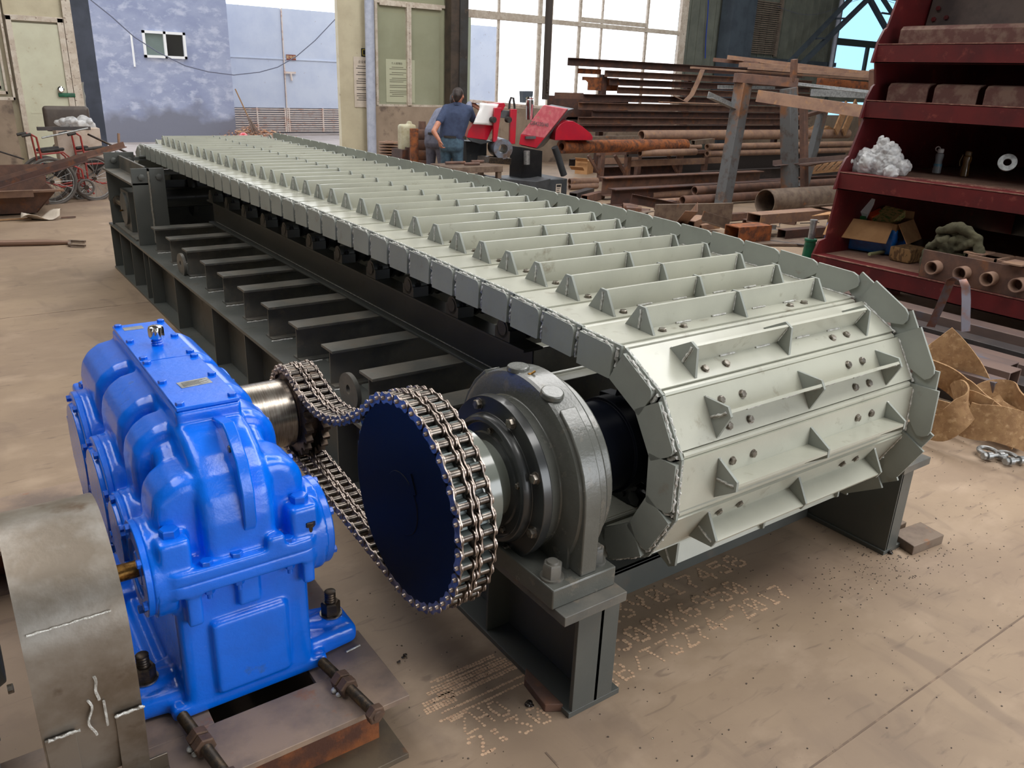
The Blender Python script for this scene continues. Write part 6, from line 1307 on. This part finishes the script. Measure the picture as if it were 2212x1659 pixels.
# olive jacket
oc = at(2050, 575, 'z', z4+.05); ol = M(); random.seed(11)
for (px, py), r in (((2010, 568), .06), ((2025, 550), .08), ((2055, 530), .09), ((2090, 520), .08), ((2102, 548), .06), ((2068, 552), .08), ((2040, 575), .07), ((2085, 560), .06), ((2045, 512), .06), ((2070, 502), .05)):
    ol.ball(at(px, py, 'x', x4+.24), r*1.05, 12, 9, (1.2, 1.15, .85))
for a_, b_, r in (((2008, 535), (2045, 515), .03), ((2030, 498), (2075, 490), .028), ((2075, 490), (2112, 515), .028), ((1998, 560), (2035, 545), .026), ((2055, 545), (2105, 520), .022), ((1996, 585), (2032, 592), .028), ((2060, 575), (2078, 592), .032), ((2040, 560), (2060, 520), .02), ((2000, 545), (1996, 585), .022), ((2112, 515), (2116, 545), .024)):
    ol.hull([(at(*a_, 'x', x4+.16), r), (at(*b_, 'x', x4+.15), r)])
tag(put('olive_jacket', crumple(fuse(ol, .008, 8, 'olive_jacket', 0), .015, 7, 5, 3), OLIVE), 'crumpled olive work jacket on the lowest red shelf', 'jacket')
# panel with four pipe sockets
PN = thing('socket_panel', 'brown steel panel with four pale round pipe sockets at the shelf edge', 'steel panel', at(2110, 640, 'x', x4+.02))
pa, pb_ = at(1988, 575, 'x', x4+.03), at(2260, 645, 'x', x4+.03)
ob('panel', M().box(x4+.03, x4+.05, pb_.y-.3, pa.y, z4+.004, z4+.23), RUSTB, PN, .002)
for px, py in ((2011, 575), (2088, 582), (2127, 594), (2188, 608)): pass
for px, py in ((2012, 573), (2074, 581), (2133, 593), (2196, 606)):
    c = at(px, py, 'x', x4-.06); c.z = z4+.11; ob('pipe_socket', M().lathe([(0, .054), (.10, .054), (.10, .038), (.03, .038), (0, .046)], c, (1, 0, 0), 28, False, True), RUSTL, PN, .002)
fr_ = M(); yA, yB = at(2120, 545, 'z', z4+.24).y, pb_.y-.3
fr_.box(x4+.06, x4+.08, yB, yA, z4+.22, z4+.25).box(x4+.36, x4+.38, yB, yA, z4+.22, z4+.25)
for k in range(6): y = yA-.22*k; fr_.box(x4+.06, x4+.38, y-.02, y, z4+.22, z4+.25)
ob('ladder_frame', fr_, RUSTL, PN)
for k, (px, py) in enumerate(((2112, 545), (2195, 568))): c = at(px, py, 'z', z4+.26); tag(ob('small_plate', M().box(c.x-.08, c.x+.14, c.y-.07, c.y+.07, z4+.251, z4+.262), RUSTL), ('pale plate beside the olive jacket', 'pale plate at the right end on the ladder frame')[k], 'steel plate')
# green bottle jack
c = at(1745, 556, 'z', .35); JK = thing('bottle_jack', 'green bottle jack between the feeder wings and the red hopper', 'jack', (c.x, c.y, 0))
jz = .35
ob('jack_body', M().box(c.x-.09, c.x+.09, c.y-.09, c.y+.09, 0, .03).lathe([(.03, .075), (.30, .075), (.33, .06), (.40, .055), (.50, .050), (.51, .058), (.53, .058)], (c.x, c.y, 0), (0, 0, 1), 28), JACKG, JK, .003)
ob('jack_ram', M().lathe([(.52, .030), (.69, .030), (.69, .035), (.71, .035)], (c.x, c.y, 0), (0, 0, 1), 24), GALV, JK)

# ------------------------------------------------------------------ steel tubes on the floor at the right
RB = [(4.98, 2.35, .16, .0, .15, BARDK, 'lower dark square tube nearest the tan sling'), (5.02, 1.96, .14, .155, .12, BARST, 'brown-topped square tube lying on the lower dark tube'), (5.24, 2.04, .14, .0, .15, BARDK, 'dark square tube right of the nearest one'), (5.30, 2.0, .15, .155, .12, BARST, 'second brown-topped square tube, right of the first'),
      (5.50, 2.1, .15, .155, .10, BARST, 'third tube with a notch cut near its end'), (5.55, 1.9, .2, .0, .15, BARDK, 'dark lower tube under the notched one'), (5.80, 1.7, .16, .0, .2, BARST, 'tube below the hopper edge, fourth row from the sling'), (6.08, 1.6, .16, .0, .2, BARDK, 'long dark tube in the shadow below the red hopper'), (6.36, 1.6, .18, .0, .24, BARST, 'tube farthest under the red hopper')]
for x, y, w_, z, h_, mt, lab in RB:
    o = steel('tube', (x, y, z+h_/2), (x-.0, 5.4, z+h_/2), (w_, h_, .008), mt, lab, 'square tube', bev=.004)
for k, y in enumerate((2.6, 4.8)): tag(ob('bearer', M().box(4.90, 6.5, y, y+.08, -.0, .002), RUSTD), ('thin bearer strip under the tube stack, near one', 'thin bearer strip under the tube stack, far one')[k], 'strip')
hoop = [at(2010, 706, 'x', 5.35), at(2028, 668, 'x', 5.33), at(2045, 628, 'x', 5.31), at(2054, 606, 'x', 5.3), at(2066, 599, 'x', 5.28), at(2079, 604, 'x', 5.26), at(2086, 620, 'x', 5.25), at(2087, 650, 'x', 5.25), at(2086, 685, 'x', 5.25), at(2086, 716, 'x', 5.25)]
tag(ob('steel_strip', M().ribbon(hoop, .055, .004, V((1, -.9, 0))), BLSTEEL), 'bent blued steel strip arching up from the tubes at the right', 'steel strip')
# tan lifting sling and shackles
SL = thing('lifting_sling', 'wide tan webbing lifting sling heaped beside the feeder', 'sling', at(2080, 930, 'z', 0))
def strap(P, dirs, w_=.17, nm='sling_web'):
    pts = [at(px, py, 'x', x) for px, py, x in P]; Q = []
    for i in range(len(pts)-1):
        p0_, p1_, p2_, p3_ = pts[max(i-1, 0)], pts[i], pts[i+1], pts[min(i+2, len(pts)-1)]
        for j in range(6):
            t = j/6.; Q.append(.5*((2*p1_)+(p2_-p0_)*t+(2*p0_-5*p1_+4*p2_-p3_)*t*t+(3*p1_-p0_-3*p2_+p3_)*t**3))
    Q.append(pts[-1]); D = [V(dirs[0]).lerp(V(dirs[1]), k/(len(Q)-1)) for k in range(len(Q))]
    ob(nm, M().ribbon(Q, w_, .009, D), TAN, SL)
strap([(2020, 735, 4.9), (2050, 765, 4.95), (2085, 810, 5.0), (2108, 860, 4.95), (2130, 890, 4.85), (2160, 905, 4.8), (2230, 935, 4.8)], ((-.2, .4, -1), (.2, 1, .3)), .24)
strap([(2000, 800, 4.7), (2040, 815, 4.75), (2075, 840, 4.8), (2110, 875, 4.75), (2150, 905, 4.7), (2200, 945, 4.65)], ((.1, .5, -1), (.3, .9, -.2)), .17)
strap([(1995, 915, 4.35), (2030, 925, 4.35), (2062, 905, 4.35), (2090, 872, 4.4), (2082, 850, 4.45), (2063, 858, 4.5), (2065, 878, 4.55)], ((0, .25, 1), (0, .4, 1)), .15)
strap([(2075, 862, 4.45), (2100, 868, 4.45), (2125, 880, 4.45), (2138, 886, 4.45)], ((.1, .2, 1), (.1, .2, 1)), .12)
strap([(2085, 905, 4.40), (2110, 912, 4.42), (2150, 915, 4.45), (2190, 925, 4.5), (2250, 945, 4.6)], ((0, .2, 1), (0, .2, 1)), .20)
strap([(2110, 865, 4.9), (2140, 848, 4.95), (2180, 850, 5.0), (2205, 875, 4.95), (2225, 900, 4.9)], ((0, .3, 1), (.2, .6, 1)), .15)
strap([(1990, 880, 4.6), (2030, 890, 4.62), (2070, 900, 4.62), (2110, 905, 4.6)], ((0, .3, 1), (0, .3, 1)), .14)
def shackle(px, py, rz, lab):
    c = at(px, py, 'z', .03); T = Matrix.Translation(c) @ RZ(rz); t = thing('shackle', lab, 'shackle', c)
    bow = [V((-.034, -.05, 0))]+[V((-.045*cos(a)*1.0, .0+.052*sin(a), 0)) for a in [pi*i/12 for i in range(13)]]+[V((.034, -.05, 0))]
    ob('bow', M().tube([T @ p for p in bow], .0125, 10).lathe([(0, .022), (.026, .022)], T @ V((-.047, -.055, 0)), T.to_3x3() @ V((1, 0, 0)), 18).lathe([(0, .022), (.026, .022)], T @ V((.021, -.055, 0)), T.to_3x3() @ V((1, 0, 0)), 18), GALV, t)
    ob('pin', M().cyl(T @ V((-.06, -.055, 0)), T @ V((.07, -.055, 0)), .012, n=14).hexa(T @ V((-.058, -.055, 0)), T.to_3x3() @ V((-1, 0, 0)), .021, .016), GALV, t)
shackle(2135, 975, -.5, 'galvanised shackle on the floor under the sling, left one'); shackle(2176, 985, -.35, 'galvanised shackle on the floor under the sling, right one')
